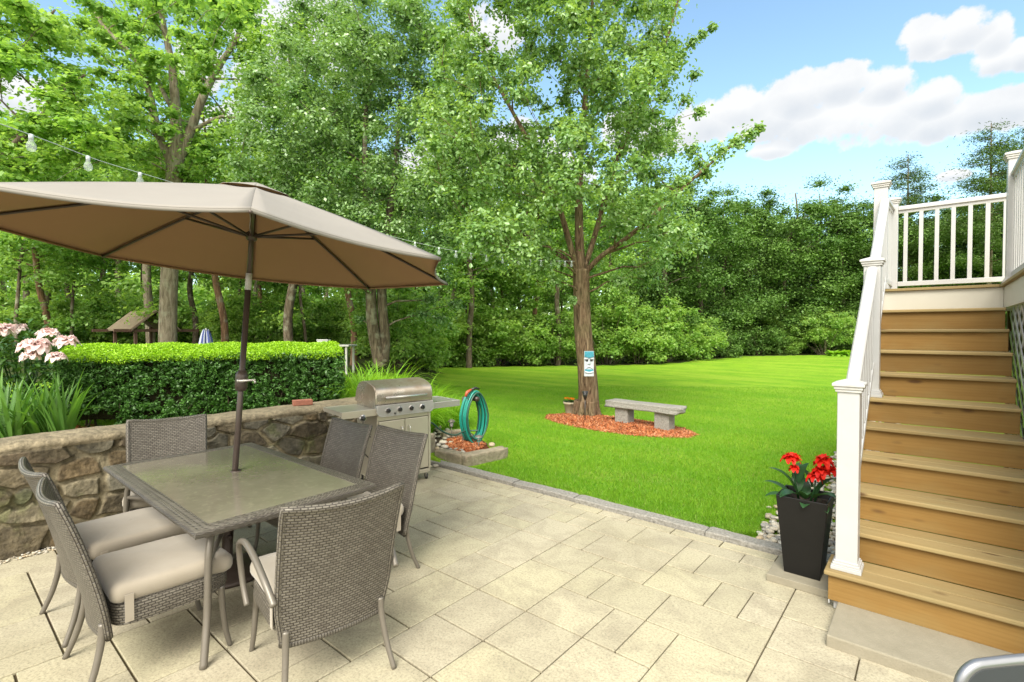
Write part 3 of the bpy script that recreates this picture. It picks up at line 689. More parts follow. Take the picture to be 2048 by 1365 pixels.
# ================================================================ wicker dining set
def spline(P, n=6):
    P = [Vector(p) for p in P]; out = []
    for i in range(len(P) - 1):
        p0 = P[max(i - 1, 0)]; p1 = P[i]; p2 = P[i + 1]; p3 = P[min(i + 2, len(P) - 1)]
        for k in range(n):
            t = k / n
            out.append(.5 * ((2 * p1) + (p2 - p0) * t + (2 * p0 - 5 * p1 + 4 * p2 - p3) * t * t + (3 * p1 - p0 - 3 * p2 + p3) * t ** 3))
    out.append(P[-1]); return out
def superbox(mb, c, h, e=.22, nu=48, nv=20, fn=None):
    def sp(v, e): return math.copysign(abs(v) ** e, v)
    def f(u, v):
        a = u * 2 * math.pi; b = (v - .5) * math.pi
        p = Vector((h[0] * sp(math.cos(b), e) * sp(math.cos(a), e), h[1] * sp(math.cos(b), e) * sp(math.sin(a), e), h[2] * sp(math.sin(b), .55)))
        if fn: p = fn(p)
        return (c[0] + p.x, c[1] + p.y, c[2] + p.z)
    mb.grid(f, nu, nv, 2, 1)
def cushion_pt(u, v, hx=.262, hy=.268, z0=.408, z1=.502):
    e = .034; k = v * 22                                 # rings: bottom centre, edge, top edge, top centre
    if v < .27: ins = .25 * (1 - v / .27) ** 1.0 + e * .6; z = z0
    elif v < .60: a = (v - .27) / .33 * math.pi - math.pi / 2; ins = e * (1 - math.cos(a)) ; z = (z0 + z1) / 2 + (z1 - z0) / 2 * math.copysign(abs(math.sin(a)) ** .8, a)
    else: t = (v - .60) / .40; ins = e + t * (.262 - e - .001); z = z1 + .012 * math.sin(t * math.pi / 2)
    ins = min(ins, .2615); R0 = max(.045 - ins * .4, .0005); X, Y_ = hx - ins, hy - ins; R0 = min(R0, X, Y_)
    q = u * 4; s_ = int(q) % 4; f = q - int(q)
    cs = [(X - R0, Y_ - R0), (-(X - R0), Y_ - R0), (-(X - R0), -(Y_ - R0)), (X - R0, -(Y_ - R0))][s_]
    nx = [(-(X - R0), Y_ - R0), (-(X - R0), -(Y_ - R0)), (X - R0, -(Y_ - R0)), (X - R0, Y_ - R0)][s_]
    if f <= .5: a = R_(90 * s_ + 90 * f / .5); p = (cs[0] + R0 * math.cos(a), cs[1] + R0 * math.sin(a))
    else: t = (f - .5) / .5; a = R_(90 * s_ + 90); p = (cs[0] + (nx[0] - cs[0]) * t + R0 * math.cos(a), cs[1] + (nx[1] - cs[1]) * t + R0 * math.sin(a))
    z -= .012 * float(smooth01((p[1] - .10) / .16))
    return (p[0], p[1] + .03, z + .003 * math.sin(p[0] * 17 + 1) * math.cos(p[1] * 13))
def make_chair(label, arms=False):
    t = empty('wicker_dining_chair', (0, 0, 0), 0, label, 'chair', 'wicker chairs around the patio table')
    zb, zt = .268, .945
    def bk(u, v, off=0.0):
        s = u * 2 - 1; w = .238 + .022 * smooth01(v / .3) + .014 * v
        z = zb + (zt - zb) * v - .022 * (1 - s * s) * v + .0
        y = -.245 - .022 * math.sin(v * math.pi) * 1.0 - .170 * v ** 2.0 - .032 * (1 - s * s) + .004
        return (s * w, y + off, z)
    mb = MB()
    mb.grid(lambda u, v: bk(u, v, -.012), 20, 28, .56, .64)
    mb.grid(lambda u, v: bk(u, v, .012), 20, 28, .56, .64, flip=True)
    rim = [bk(0, v / 20) for v in range(0, 21)] + [bk(u / 16, 1) for u in range(1, 16)] + [bk(1, v / 20) for v in range(20, -1, -1)]
    mbr = MB(); mbr.tube(rim, .0165, 10); 
    for i, f in enumerate(mbr.uv): mbr.uv[i] = [(q[1], q[0] * .105) for q in f]
    mbr.tube([bk(u / 16, 0) for u in range(17)], .0165, 10)
    bo = mb.build('backrest', M['wicker'], t, smooth=True); mbr.build('rim', M['wicker'], bo, smooth=True)
    mb = MB()                                   # woven seat frame
    hx, hy0, hy1 = .262, -.235, .285
    loop = []
    for k in range(64):
        a = k / 64 * 2 * math.pi; cx_ = math.copysign(abs(math.cos(a)) ** .35, math.cos(a)); sy_ = math.copysign(abs(math.sin(a)) ** .35, math.sin(a))
        loop.append((cx_ * hx, (hy0 + hy1) / 2 + sy_ * (hy1 - hy0) / 2))
    per = [0]
    for k in range(64): a, b2 = loop[k], loop[(k + 1) % 64]; per.append(per[-1] + math.hypot(a[0] - b2[0], a[1] - b2[1]))
    prof = [(.94, .30), (.985, .305), (1.0, .33), (1.0, .385), (.985, .405), (.93, .412), (.5, .412), (.02, .412)]
    for j in range(len(prof) - 1):
        for k in range(64):
            P = []; U = []
            for (jj, kk) in ((j, k), (j, k + 1), (j + 1, k + 1), (j + 1, k)):
                x, y = loop[kk % 64]; s_, z = prof[jj]; drop = .02 * smooth01((y - .1) / .18) if jj < 3 else 0
                P.append((x * s_, (y - .025) * s_ + .025, z + drop)); U.append((per[kk], [0, .015, .04, .095, .115, .14, .25, .38][jj]))
            mb.add(P, [(0, 1, 2, 3)], [U])
    mb.build('seat', M['wicker'], t, smooth=True)
    mb = MB(); mb.grid(lambda u, v: cushion_pt(u, v), 64, 22)
    cu = mb.build('cushion', M['cushion'], t, smooth=True)
    for s in (-1, 1):
        mb = MB(); mb.tube([(s * .268, -.17, .46), (s * .272, -.17, .41), (s * .270, -.165, .32)], .0015, 4)
        mb2 = MB(); mb2.box((s * .2655 - .001, -.185, .325), (s * .2655 + .003, -.150, .455)); mb2.build('tie_strap', M['cushion'], cu)
    for s in (-1, 1):
        mb = MB(); mb.tube(spline([(s * .228, -.262, .34), (s * .232, -.27, .25), (s * .245, -.30, .12), (s * .262, -.345, .0)]), [.017 - .004 * k / 18 for k in range(19)], 10)
        mb.build('leg', M['taupe_metal'], t, smooth=True)
        mb = MB(); mb.tube(spline([(s * .235, .235, .33), (s * .24, .24, .22), (s * .247, .25, .1), (s * .255, .27, .0)]), [.0165 - .004 * k / 18 for k in range(19)], 10)
        mb.build('leg', M['taupe_metal'], t, smooth=True)
    if arms:
        for s in (-1, 1):
            mb = MB(); mb.tube(spline([(s * .29, -.315, .50), (s * .305, -.22, .58), (s * .315, -.06, .645), (s * .318, .10, .655), (s * .315, .23, .60), (s * .305, .27, .50), (s * .295, .255, .38), (s * .288, .20, .285)], 8), .0155, 10)
            mb.build('armrest', M['taupe_metal'], t, smooth=True)
    return t
chair = make_chair('wicker chair nearest the camera, close beside the table leg, cushion facing the table')
arm = make_chair('wicker armchair with curved metal arms seen from behind', True)
def place(o, x, y, deg, label=None):
    o.location = (x, y, 0); o.rotation_euler = (0, 0, R_(deg))
    if label: o['label'] = label
place(chair, -3.15, .80, -2)
place(copy_tree(chair), -3.83, .81, 3, 'wicker chair at the left edge, half hidden behind the nearest wicker chair')
place(copy_tree(chair), -3.66, 1.88, 180, 'wicker chair left of the one before the grill, on the far table side')
place(copy_tree(chair), -3.05, 1.93, 182, 'wicker chair directly in front of the grill doors')
place(copy_tree(chair), -4.66, 1.26, -107, 'wicker chair between the table and the stone wall')
place(arm, -2.44, 1.32, 80)

tc_ = (-3.645, 1.362); thx, thy = .93, .515
tb = empty('patio_table', (tc_[0], tc_[1], 0), 0, 'rectangular patio table with smoked glass top and woven wicker border', 'table')
mb = MB(); bw = .085; zt_ = .715
O = [(-thx, -thy), (thx, -thy), (thx, thy), (-thx, thy)]; I = [(-thx + bw, -thy + bw), (thx - bw, -thy + bw), (thx - bw, thy - bw), (-thx + bw, thy - bw)]
for k in range(4):
    a, b2, c2, d2_ = O[k], O[(k + 1) % 4], I[(k + 1) % 4], I[k]; L_ = math.hypot(a[0] - b2[0], a[1] - b2[1])
    n_ = Vector((b2[1] - a[1], -(b2[0] - a[0]), 0)).normalized()
    rows = [(1.0, -.028, -.004), (1.0, -.006, .004), (.93, .004, 0), (.5, .008, 0), (.0, .007, 0), (0, -.02, 0)]
    P = []; acc_ = 0
    for (f_, dz, o_) in rows:
        for (p, q) in ((a, d2_), (b2, c2)):
            P.append((q[0] + (p[0] - q[0]) * f_ + n_.x * o_, q[1] + (p[1] - q[1]) * f_ + n_.y * o_, zt_ + dz))
    F = []; U = []; vv = [0, .022, .03, .065, .105, .13]
    for j in range(5):
        F.append((2 * j, 2 * j + 1, 2 * j + 3, 2 * j + 2)); U.append([(vv[j] * .6, 0), (vv[j] * .6, L_ * .6), (vv[j + 1] * .6, (L_ - bw) * .6), (vv[j + 1] * .6, bw * .6)])
    mb.add(P, F, U)
mb.build('woven_border', M['wicker'], tb)
mb = MB(); mb.box((-thx + bw - .01, -thy + bw - .01, zt_ - .004), (thx - bw + .01, thy - bw + .01, zt_ + .004))
mb.build('glass_top', M['tableglass'], tb)
mb = MB(); mb.lathe([(.034, zt_ + .0035), (.034, zt_ + .009), (.024, zt_ + .009), (.024, zt_ + .0035)], (-3.718 - tc_[0], 1.418 - tc_[1], 0), 20); mb.build('pole_grommet', M['dark_metal'], tb, smooth=True)
for sx_ in (-1, 1):
    for sy_ in (-1, 1):
        mb = MB(); X, Y_ = sx_, sy_
        mb.tube(spline([(X * (thx - .30), Y_ * (thy - .21), .69), (X * (thx - .20), Y_ * (thy - .145), .645), (X * (thx - .15), Y_ * (thy - .11), .56), (X * (thx - .14), Y_ * (thy - .10), .42), (X * (thx - .13), Y_ * (thy - .09), .22), (X * (thx - .07), Y_ * (thy - .05), .0)], 8), .0185, 10)
        mb.build('leg', M['taupe_metal'], tb, smooth=True)
        mb = MB(); mb.tube([(X * (thx - .145), Y_ * (thy - .105), .50), (X * .07 - .07, Y_ * .05 + .05, .475)], .014, 8); mb.build('cross_brace', M['taupe_metal'], tb, smooth=True)
mb = MB(); mb.lathe([(.062, .445), (.062, .495), (.045, .495), (.045, .445), (.062, .445)], (-.073, .055, 0), 24); mb.build('centre_ring', M['dark_metal'], tb, smooth=True)
mb = MB(); mb.box((-thx + .05, -thy + .06, .665), (thx - .05, -thy + .085, .69)); mb.box((-thx + .05, thy - .085, .665), (thx - .05, thy - .06, .69))
mb.box((-thx + .05, -thy + .09, .665), (-thx + .075, thy - .09, .69)); mb.box((thx - .075, -thy + .09, .665), (thx - .05, thy - .09, .69)); mb.build('under_frame', M['taupe_metal'], tb)

# ================================================================ umbrella
apex = Vector((-3.614, 1.532, 2.705)); Rr, drop, tx, ty, phi = 1.448, .490, .0214, .0829, 1.1812
nrm = Vector((tx, ty, 1)).normalized(); uu = Vector((0, 1, 0)).cross(nrm).normalized(); vv_ = nrm.cross(uu); cb_ = apex - nrm * drop
tips = [cb_ + (uu * math.cos(phi + k * math.pi / 4) + vv_ * math.sin(phi + k * math.pi / 4)) * Rr for k in range(8)]
pole0 = Vector((-3.762, 1.372, 0)); pole1 = Vector((-3.624, 1.522, 2.62))
def pole_at(z): return pole0.lerp(pole1, z / pole1.z)
um = empty('patio_umbrella', pole0, 0, 'large octagonal beige patio umbrella standing through the glass table', 'umbrella')
def rel(p): return Vector(p) - pole0
mb = MB(); mb.tube([rel(pole_at(.03)), rel(pole_at(2.02))], .0195, 16); lp = mb.build('lower_pole', M['dark_metal'], um, smooth=True)
mb = MB(); mb.tube([rel(pole_at(2.02)), rel(pole_at(2.64))], .0175, 16); mb.build('upper_pole', M['dark_metal'], um, smooth=True)
mb = MB(); mb.tube([rel(pole_at(1.985)), rel(pole_at(2.10))], .0205, 16); mb.build('sticker', M['sticker'], lp, smooth=True)
c0 = rel(pole_at(1.35)); ax_ = (pole1 - pole0).normalized()
mb = MB(); mb.tube([c0 + ax_ * q for q in (-.072, -.066, -.05, -.045, -.02, .02, .045, .05, .066, .075)], [.021, .031, .037, .040, .0405, .0405, .040, .037, .030, .021], 20); cr = mb.build('crank_box', M['dark_metal'], um, smooth=True)
r_ = Vector(RT)
mb = MB(); hcr = c0 - Vector(FW) * .045 + Vector((0, 0, .004))
mb.tube([c0 - Vector(FW) * .03 + Vector((0, 0, .004)), hcr + r_ * .01 - Vector(FW) * .012], .011, 12); mb.tube([hcr - r_ * .002, hcr + r_ * .03, hcr + r_ * .105 + Vector((0, 0, .006)), hcr + r_ * .120 + Vector((0, 0, .004))], [.014, .011, .007, .010], 12)
mb.tube([hcr + r_ * .118 + Vector((0, 0, .0)), hcr + r_ * .118 - Vector((0, 0, .016))], .007, 10); mb.build('crank_handle', M['steel_bright'], cr, smooth=True)
mb = MB(); b0 = pole_at(0)
mb.lathe([(0, .012), (.02, .012), (.245, .012), (.25, .0), (.255, .012), (.25, .03), (.22, .044), (.16, .055), (.10, .075), (.05, .09), (.034, .10), (.034, .30), (.028, .31), (.0, .31)], (0, 0, 0), 40)
bs = mb.build('umbrella_base', M['dark_metal'], um, smooth=True)
mb = MB(); mb.tube([(.03, 0, .27), (.075, 0, .27)], .012, 10); mb.build('clamp_knob', M['dark_metal'], bs, smooth=True)
def canopy_pt(k, a, s, lift=0.0, rr=None):
    """sector k, a 0..1 across, s 0..1 apex to rim"""
    t0, t1 = tips[k % 8], tips[(k + 1) % 8]
    top = apex + nrm * lift
    e = t0.lerp(t1, a); bulge = 4 * a * (1 - a)
    e = e + (cb_ - e) * (.045 * bulge)                     # scalloped hem
    p = top.lerp(e, s)
    return p + nrm * (.014 * math.sin(s * math.pi) - .020 * bulge * s * (1 - .2 * s) )
mb = MB()
for k in range(8):
    n = 14
    mb.grid(lambda a, s, k=k: rel(canopy_pt(k, a, .13 + .87 * s)), n, 18)
    # hem with a turned-down edge
    mb.grid(lambda a, s, k=k: rel(canopy_pt(k, a, 1.0) - nrm * (.016 * s) - (canopy_pt(k, a, 1.0) - cb_).normalized() * (.006 * s)), n, 2)
can = mb.build('canopy', [M['canopy_inner'], M['canopy']], um, smooth=True)
def cloth_thick(o):
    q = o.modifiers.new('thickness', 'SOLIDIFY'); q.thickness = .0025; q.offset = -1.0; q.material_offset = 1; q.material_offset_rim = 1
cloth_thick(can)
mb = MB()
for k in range(8): mb.grid(lambda a, s, k=k: rel(canopy_pt(k, a, .0 + .185 * s, .0) + nrm * (.014 + .010 * (1 - s) + .012 * s * 4 * a * (1 - a))), 10, 6)
cloth_thick(mb.build('vent_cap', [M['canopy_inner'], M['canopy']], can, smooth=True))
hub = pole_at(2.36)
mb = MB(); mb.tube([rel(hub - ax_ * .035), rel(hub - ax_ * .025), rel(hub + ax_ * .02), rel(hub + ax_ * .03)], [.024, .036, .036, .024], 16); mb.build('runner_hub', M['dark_metal'], um, smooth=True)
for k in range(8):
    pts = [rel(canopy_pt(k, 0, s) - nrm * .016) for s in (.02, .2, .4, .6, .8, 1.0)]
    mb = MB(); mb.tube(pts, .0085, 8); rb = mb.build('rib', M['dark_metal'], um, smooth=True)
    mb = MB(); e = canopy_pt(k, 0, .43) - nrm * .02; d = (e - hub).normalized(); mb.tube([rel(hub + Vector((d.x, d.y, 0)).normalized() * .03), rel(e)], .0085, 8); mb.build('strut', M['dark_metal'], rb, smooth=True)
mb = MB(); q = pole_at(2.40) - Vector(FW) * .03
mb.tube([rel(q + Vector((0, 0, .12))), rel(q + Vector((.01, 0, .07))), rel(q + Vector((-.004, 0, .02))), rel(q + Vector((.006, 0, -.03)))], .003, 6); mb.build('tie_cord', M['sticker'], um)

# ================================================================ wooden stairs
SY0, RUN, RISE, Z0 = 3.553, .2667, .1835, .063
stp = empty('wooden_staircase', (0, SY0, 0), 0, 'flight of new timber stairs with white railing climbing to the deck', 'stairs')
def part_box(name, lo, hi, mat, parent, bevel=.004, off=(0, 0, 0)):
    """box with its own origin at its middle, so that grain follows it"""
    c = [(a + b) / 2 for a, b in zip(lo, hi)]; h = [(b - a) / 2 for a, b in zip(lo, hi)]
    mb = MB(); mb.box([-q for q in h], h); o = mb.build(name, mat, parent, bevel=bevel)
    o.location = (c[0] - off[0], c[1] - off[1], c[2] - off[2]); return o
so_ = (0, SY0, 0)
for n in range(1, 11):
    y = SY0 + (n - 1) * RUN; zt = Z0 + n * RISE; x0 = -.49 if n == 1 else -.415
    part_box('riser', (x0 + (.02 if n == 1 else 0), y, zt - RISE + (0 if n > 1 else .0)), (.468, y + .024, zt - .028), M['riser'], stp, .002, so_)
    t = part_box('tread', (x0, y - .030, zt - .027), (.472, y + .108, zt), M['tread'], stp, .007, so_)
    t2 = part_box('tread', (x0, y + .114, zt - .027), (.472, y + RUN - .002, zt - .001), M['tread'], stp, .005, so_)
# white skirt board on the open side
mb = MB(); yA, yB = SY0 + .03, SY0 + 10 * RUN + .02
def zs(y): return Z0 + (y - SY0) / RUN * RISE
poly = [(yA, Z0 - .06), (yA, zs(yA) + .10), (yB, zs(yB) + .13), (yB, zs(yB) - .35), (yA + .5, Z0 - .06)]
mb.add([(-.445, y - SY0, z) for y, z in poly] + [(-.417, y - SY0, z) for y, z in poly], [tuple(range(4, -1, -1)), tuple(range(5, 10))] + [(i, (i + 1) % 5, 5 + (i + 1) % 5, 5 + i) for i in range(5)])
mb.build('stringer', M['white'], stp, bevel=.003)
part_box('base_trim', (-.4685, SY0 + .002, .04), (-.462, SY0 + .10, Z0 + .085), M['white'], stp, .001, so_)
def newel(x, y, z0, z1, parent, off, w=.0565):
    o = empty('newel_post', (x - off[0], y - off[1], z0 - off[2])); o.parent = parent
    mb = MB(); mb.box((-w, -w, 0), (w, w, z1 - z0 - .05)); mb.build('sleeve', M['white'], o, bevel=.005)
    mb = MB(); q = w + .022
    for (a, b, e) in ((0, .022, q), (.022, .030, q - .003), (.030, .046, q - .009), (.046, .058, q - .016)): mb.box((-e, -e, a), (e, e, b))
    mb.build('base_moulding', M['white'], o, bevel=.003)
    mb = MB(); H_ = z1 - z0
    mb.box((-w - .010, -w - .010, H_ - .075), (w + .010, w + .010, H_ - .058)); mb.box((-w - .017, -w - .017, H_ - .058), (w + .017, w + .017, H_ - .040))
    mb.box((-w - .026, -w - .026, H_ - .040), (w + .026, w + .026, H_ - .022)); mb.box((-w - .026, -w - .026, H_ - .022), (w + .026, w + .026, H_), tap=.25)
    mb.build('cap', M['white_weathered'], o, bevel=.003)
    return o
newel(-.384, SY0 + .095, Z0 + RISE, 1.405, stp, so_)
P2y = 5.03; newel(-.384, P2y, Z0 + 6 * RISE, 2.30, stp, so_)
def rail_run(x0, y0, z0, x1, y1, z1, low, parent, off, nb, name_r='handrail', w=.038):
    """top and bottom rail with balusters between two points"""
    a, b = Vector((x0, y0, z0)) - Vector(off), Vector((x1, y1, z1)) - Vector(off); d = b - a; hd = Vector((d.x, d.y, 0)).normalized(); side = Vector((-hd.y, hd.x, 0))
    def bar(dz, prof):
        mb = MB(); n = len(prof); P = [a + side * s + Vector((0, 0, z + dz)) for s, z in prof] + [b + side * s + Vector((0, 0, z + dz)) for s, z in prof]
        mb.add(P, [tuple(range(n)), tuple(range(2 * n - 1, n - 1, -1))] + [(i, n + i, n + (i + 1) % n, (i + 1) % n) for i in range(n)]); return mb
    bar(0, [(-w, -.022), (-w, .004), (-w * .75, .018), (-w * .3, .025), (w * .3, .025), (w * .75, .018), (w, .004), (w, -.022), (w * .55, -.028), (w * .5, -.058), (-w * .5, -.058), (-w * .55, -.028)]).build(name_r, M['white'], parent, bevel=.002)
    bar(-low, [(-w * .6, -.025), (-w * .6, .025), (w * .6, .025), (w * .6, -.025)]).build('bottom_rail', M['white'], parent, bevel=.003)
    for k in range(nb):
        f = (k + .5) / nb; p = a + d * f; mb = MB()
        mb.box((p.x - .018, p.y - .018, p.z - low + .02), (p.x + .018, p.y + .018, p.z - .05)); mb.build('baluster', M['white'], parent, bevel=.002)
rail_run(-.384, SY0 + .152, 1.305, -.384, P2y - .056, 2.20, .78, stp, so_, 10)
rail_run(-.384, P2y + .056, 2.20, -.384, 6.19, 2.99, .78, stp, so_, 8)

slab = MB(); nn = random.Random(4)
slab.box((-.42, 3.128, -.02), (1.35, 3.9, .063)); so2 = slab.build('concrete_landing_slab', M['concrete'], bevel=.007); tag(so2, 'pale concrete landing slab under the bottom stair', 'slab')

# ================================================================ deck
DZ = 2.115; dk = empty('deck', (0, 6.2, 0), 0, 'raised timber deck with cream fascia, white railing and lattice skirt', 'deck'); do_ = (0, 6.2, 0)
part_box('deck_boards', (-.47, 6.195, DZ - .026), (.449, 7.22, DZ), M['tread'], dk, .004, do_)
part_box('deck_boards', (.45, 3.0, DZ - .026), (3.0, 7.22, DZ), M['tread'], dk, .004, do_)
part_box('fascia', (-.445, 6.222, DZ - .215), (.476, 6.25, DZ - .027), M['cream'], dk, .002, do_)
part_box('fascia', (.477, 3.03, DZ - .215), (.503, 6.25, DZ - .027), M['cream'], dk, .002, do_)
part_box('fascia', (-.445, 6.251, DZ - .215), (-.42, 7.19, DZ - .027), M['cream'], dk, .002, do_)
part_box('fascia', (-.419, 7.165, DZ - .215), (2.98, 7.19, DZ - .027), M['cream'], dk, .002, do_)
for (x, y) in ((-.36, 7.08), (2.8, 7.08), (.62, 7.08), (.66, 3.3)): part_box('support_post', (x - .05, y - .05, -.05), (x + .05, y + .05, DZ - .216), M['brown_wood'], dk, .003, do_)
part_box('dark_lattice_backing', (.60, 3.3, 0), (.62, 7.1, DZ - .22), M['brown_wood'], dk, 0, do_)  # dark sheet added behind the lattice, standing for the shade under the deck
mb = MB(); sp_ = .27; y0_, y1_, z0_, z1_ = 3.05, 6.2, .02, DZ - .22
def clip_strip(yc, sgn):
    P = []
    for s in range(200):
        z = z0_ + (z1_ - z0_) * s / 199; y = yc + sgn * z * 1.55
        if y0_ <= y <= y1_: P.append((y, z))
    return (P[0], P[-1]) if len(P) > 4 else None
for sgn, xx in ((1, .515), (-1, .522)):
    k = -24
    while k < 40:
        c = clip_strip(y0_ + k * sp_, sgn); k += 1
        if not c: continue
        (ya, za), (yb, zb) = c; w_ = .021; nyz = Vector((0, zb - za, -(yb - ya))).normalized() * w_
        P = [Vector((xx, ya - do_[1], za)), Vector((xx, yb - do_[1], zb))]
        q = [P[0] - nyz, P[1] - nyz, P[1] + nyz, P[0] + nyz]; e = Vector((.006, 0, 0)); V_ = q + [v + e for v in q]
        mb.add(V_, [(0, 1, 2, 3), (7, 6, 5, 4), (0, 4, 5, 1), (1, 5, 6, 2), (2, 6, 7, 3), (3, 7, 4, 0)])
mb.build('lattice_skirt', M['white'], dk)
newel(-.418, 6.27, DZ, 3.205, dk, do_); newel(-.372, 7.12, DZ, 3.20, dk, do_); newel(.548, 6.32, DZ, 3.30, dk, do_); newel(2.8, 7.12, DZ, 3.20, dk, do_); newel(.548, 3.3, DZ, 3.25, dk, do_)
rail_run(-.315, 7.12, 3.07, 2.74, 7.12, 3.07, .845, dk, do_, 23)
rail_run(-.41, 6.33, 3.07, -.38, 7.06, 3.07, .845, dk, do_, 5)
rail_run(.548, 3.36, 3.10, .548, 6.26, 3.10, .90, dk, do_, 21)

# ================================================================ planter with red cannas on its slab
mb = MB(); mb.box((-.845, 3.69, 0), (-.472, 4.07, .050)); o = mb.build('stone_paver_slab', M['concrete'], bevel=.004); tag(o, 'grey concrete paver under the black planter beside the stairs', 'paver')
pl = empty('tall_planter', (-.655, 3.905, .051), 0, 'tall black tapered square planter beside the stairs', 'planter')
mb = MB(); a, b_ = .106, .152; H_ = .53; t_ = .012
V_ = []
for (h, z) in ((a, 0), (b_, H_), (b_ - t_, H_), (b_ - t_ - .012, H_ - .06)): V_ += [(-h, -h, z), (h, -h, z), (h, h, z), (-h, h, z)]
F_ = [(3, 2, 1, 0)]
for j in range(3):
    for k in range(4): F_.append((j * 4 + k, j * 4 + (k + 1) % 4, (j + 1) * 4 + (k + 1) % 4, (j + 1) * 4 + k))
mb.add(V_, F_); mb.build('pot', M['planter'], pl, bevel=.004)
mb = MB(); mb.grid(lambda u, v: ((u * 2 - 1) * .135, (v * 2 - 1) * .135, H_ - .05 + .012 * math.sin(u * 9) * math.cos(v * 8)), 14, 14); mb.build('soil', M['soil'], pl, smooth=True)
def leaf_blade(mb, base, d, length, width, arch, fold=.25, n=9, tipz=0.0, shape='lance', droop=0.0, twist=0.0):
    """one broad leaf: base point, horizontal direction, arching over"""
    d = Vector(d); hd = Vector((d.x, d.y, 0));
    hd = hd.normalized() if hd.length > 1e-4 else Vector((1, 0, 0)); side = Vector((-hd.y, hd.x, 0)); b0 = Vector(base)
    p = b0.copy(); ang = math.atan2(d.z, Vector((d.x, d.y)).length); P = []; F = []
    for k in range(n + 1):
        t = k / n
        w = width * (math.sin(math.pi * min(1, t ** .8 * .98 + .02)) ** .75 if shape == 'lance' else (1 - t ** 3) * min(1, .55 + t * 2)) * .5
        s2 = side * math.cos(twist * t) + Vector((0, 0, 1)) * math.sin(twist * t)
        up = Vector((-hd.x * math.sin(ang), -hd.y * math.sin(ang), math.cos(ang)))
        P += [p - s2 * w + up * w * fold, p, p + s2 * w + up * w * fold]
        if k < n:
            for q in (0, 1): F.append((3 * k + q, 3 * k + q + 1, 3 * k + q + 4, 3 * k + q + 3))
        ang -= arch / n * (0.4 + 1.2 * t)
        p = p + (hd * math.cos(ang) + Vector((0, 0, 1)) * math.sin(ang)) * (length / n)
    mb.add(P, F)
rr = random.Random(8)
def rcol(): return (rr.random(), rr.random(), 0.0)
def flower_bloom(mb, c, R0, n, rows, rnd_, up=(0, 0, 1), ruff=.25, cup=.4):
    c = Vector(c)
    for j in range(rows):
        for k in range(n):
            a = 6.283 * (k + rnd_.uniform(-.3, .3)) / n + j * .5; el_ = cup + (1.2 - cup) * j / max(1, rows - 1) if rows > 1 else cup
            el_ += rnd_.uniform(-.2, .2); L = R0 * (1 - .45 * j / max(1, rows)) * rnd_.uniform(.8, 1.1); w = L * rnd_.uniform(.55, .8)
            hd = Vector((math.cos(a), math.sin(a), 0)); side = Vector((-hd.y, hd.x, 0)); mb.col = (rnd_.random(), rnd_.random(), 0)
            P = []; F = []
            for i in range(5):
                t = i / 4; ww = w * .5 * math.sin(math.pi * (t * .78 + .12)); e = el_ - t * t * .6
                q = c + (hd * math.cos(e) + Vector((0, 0, 1)) * math.sin(e)) * L * t
                rf = ruff * ww * math.sin(i * 2.4 + k)
                P += [q - side * ww + Vector((0, 0, ww * .35 + rf)), q, q + side * ww + Vector((0, 0, ww * .35 - rf))]
            for i in range(4):
                for m_ in (0, 1): F.append((3 * i + m_, 3 * i + m_ + 1, 3 * i + m_ + 4, 3 * i + m_ + 3))
            mb.add(P, F)
cn = empty('canna_plant', (-.655, 3.905, .051 + H_ - .05), 0, 'red canna lilies with dark green leaves growing in the black planter', 'plant')
mb = MB(); mb.col = (.2, .2, 0)
stems = [(-.075, -.02, .27), (.055, .02, .15), (.10, .06, .25)]
for (x, y, h) in stems: mb.tube([(x * .5, y * .5, 0), (x * .9, y, h * .6), (x, y, h)], [.008, .006, .004], 8)
mb.build('stem', M['leaf_canna'], cn, smooth=True)
LV = [(-.05, -.02, .06, 195, 1.15, .24, .085), (-.05, .01, .05, 95, 1.35, .24, .08), (-.03, 0, .03, 240, .5, .20, .09), (.0, -.02, .02, 285, .9, .17, .08), (.05, .0, .03, 330, .75, .18, .085), (.05, .03, .03, 30, 1.25, .20, .07),
      (-.07, -.04, .0, 210, .55, .19, .08), (.03, .03, .1, 170, 1.4, .15, .07), (-.04, -.01, .12, 60, 1.4, .17, .06), (.08, -.03, .0, 300, .4, .15, .07), (.0, .04, .02, 120, 1.0, .2, .08), (-.09, -.0, .02, 180, .8, .20, .07), (.03, -.05, .0, 265, .5, .15, .08)]
for (x, y, z, a, e, L, w) in LV:
    mb = MB(); mb.col = (rr.random(), rr.random(), 0); a = R_(a)
    leaf_blade(mb, (x, y, z), (math.cos(a) * math.cos(e), math.sin(a) * math.cos(e), math.sin(e)), L, w, 1.1, .3, 12); mb.build('leaf', M['leaf_canna'], cn, smooth=True)
for (x, y, z, R0) in ((-.085, -.02, .285, .075), (-.065, -.025, .22, .045), (.05, .01, .175, .062), (.095, .05, .28, .08), (.085, .02, .215, .07), (.125, .06, .225, .065)):
    mb = MB(); flower_bloom(mb, (x, y, z), R0, 7, 3, rr, cup=.05, ruff=.5); mb.build('flower', M['petal_red'], cn, smooth=True)

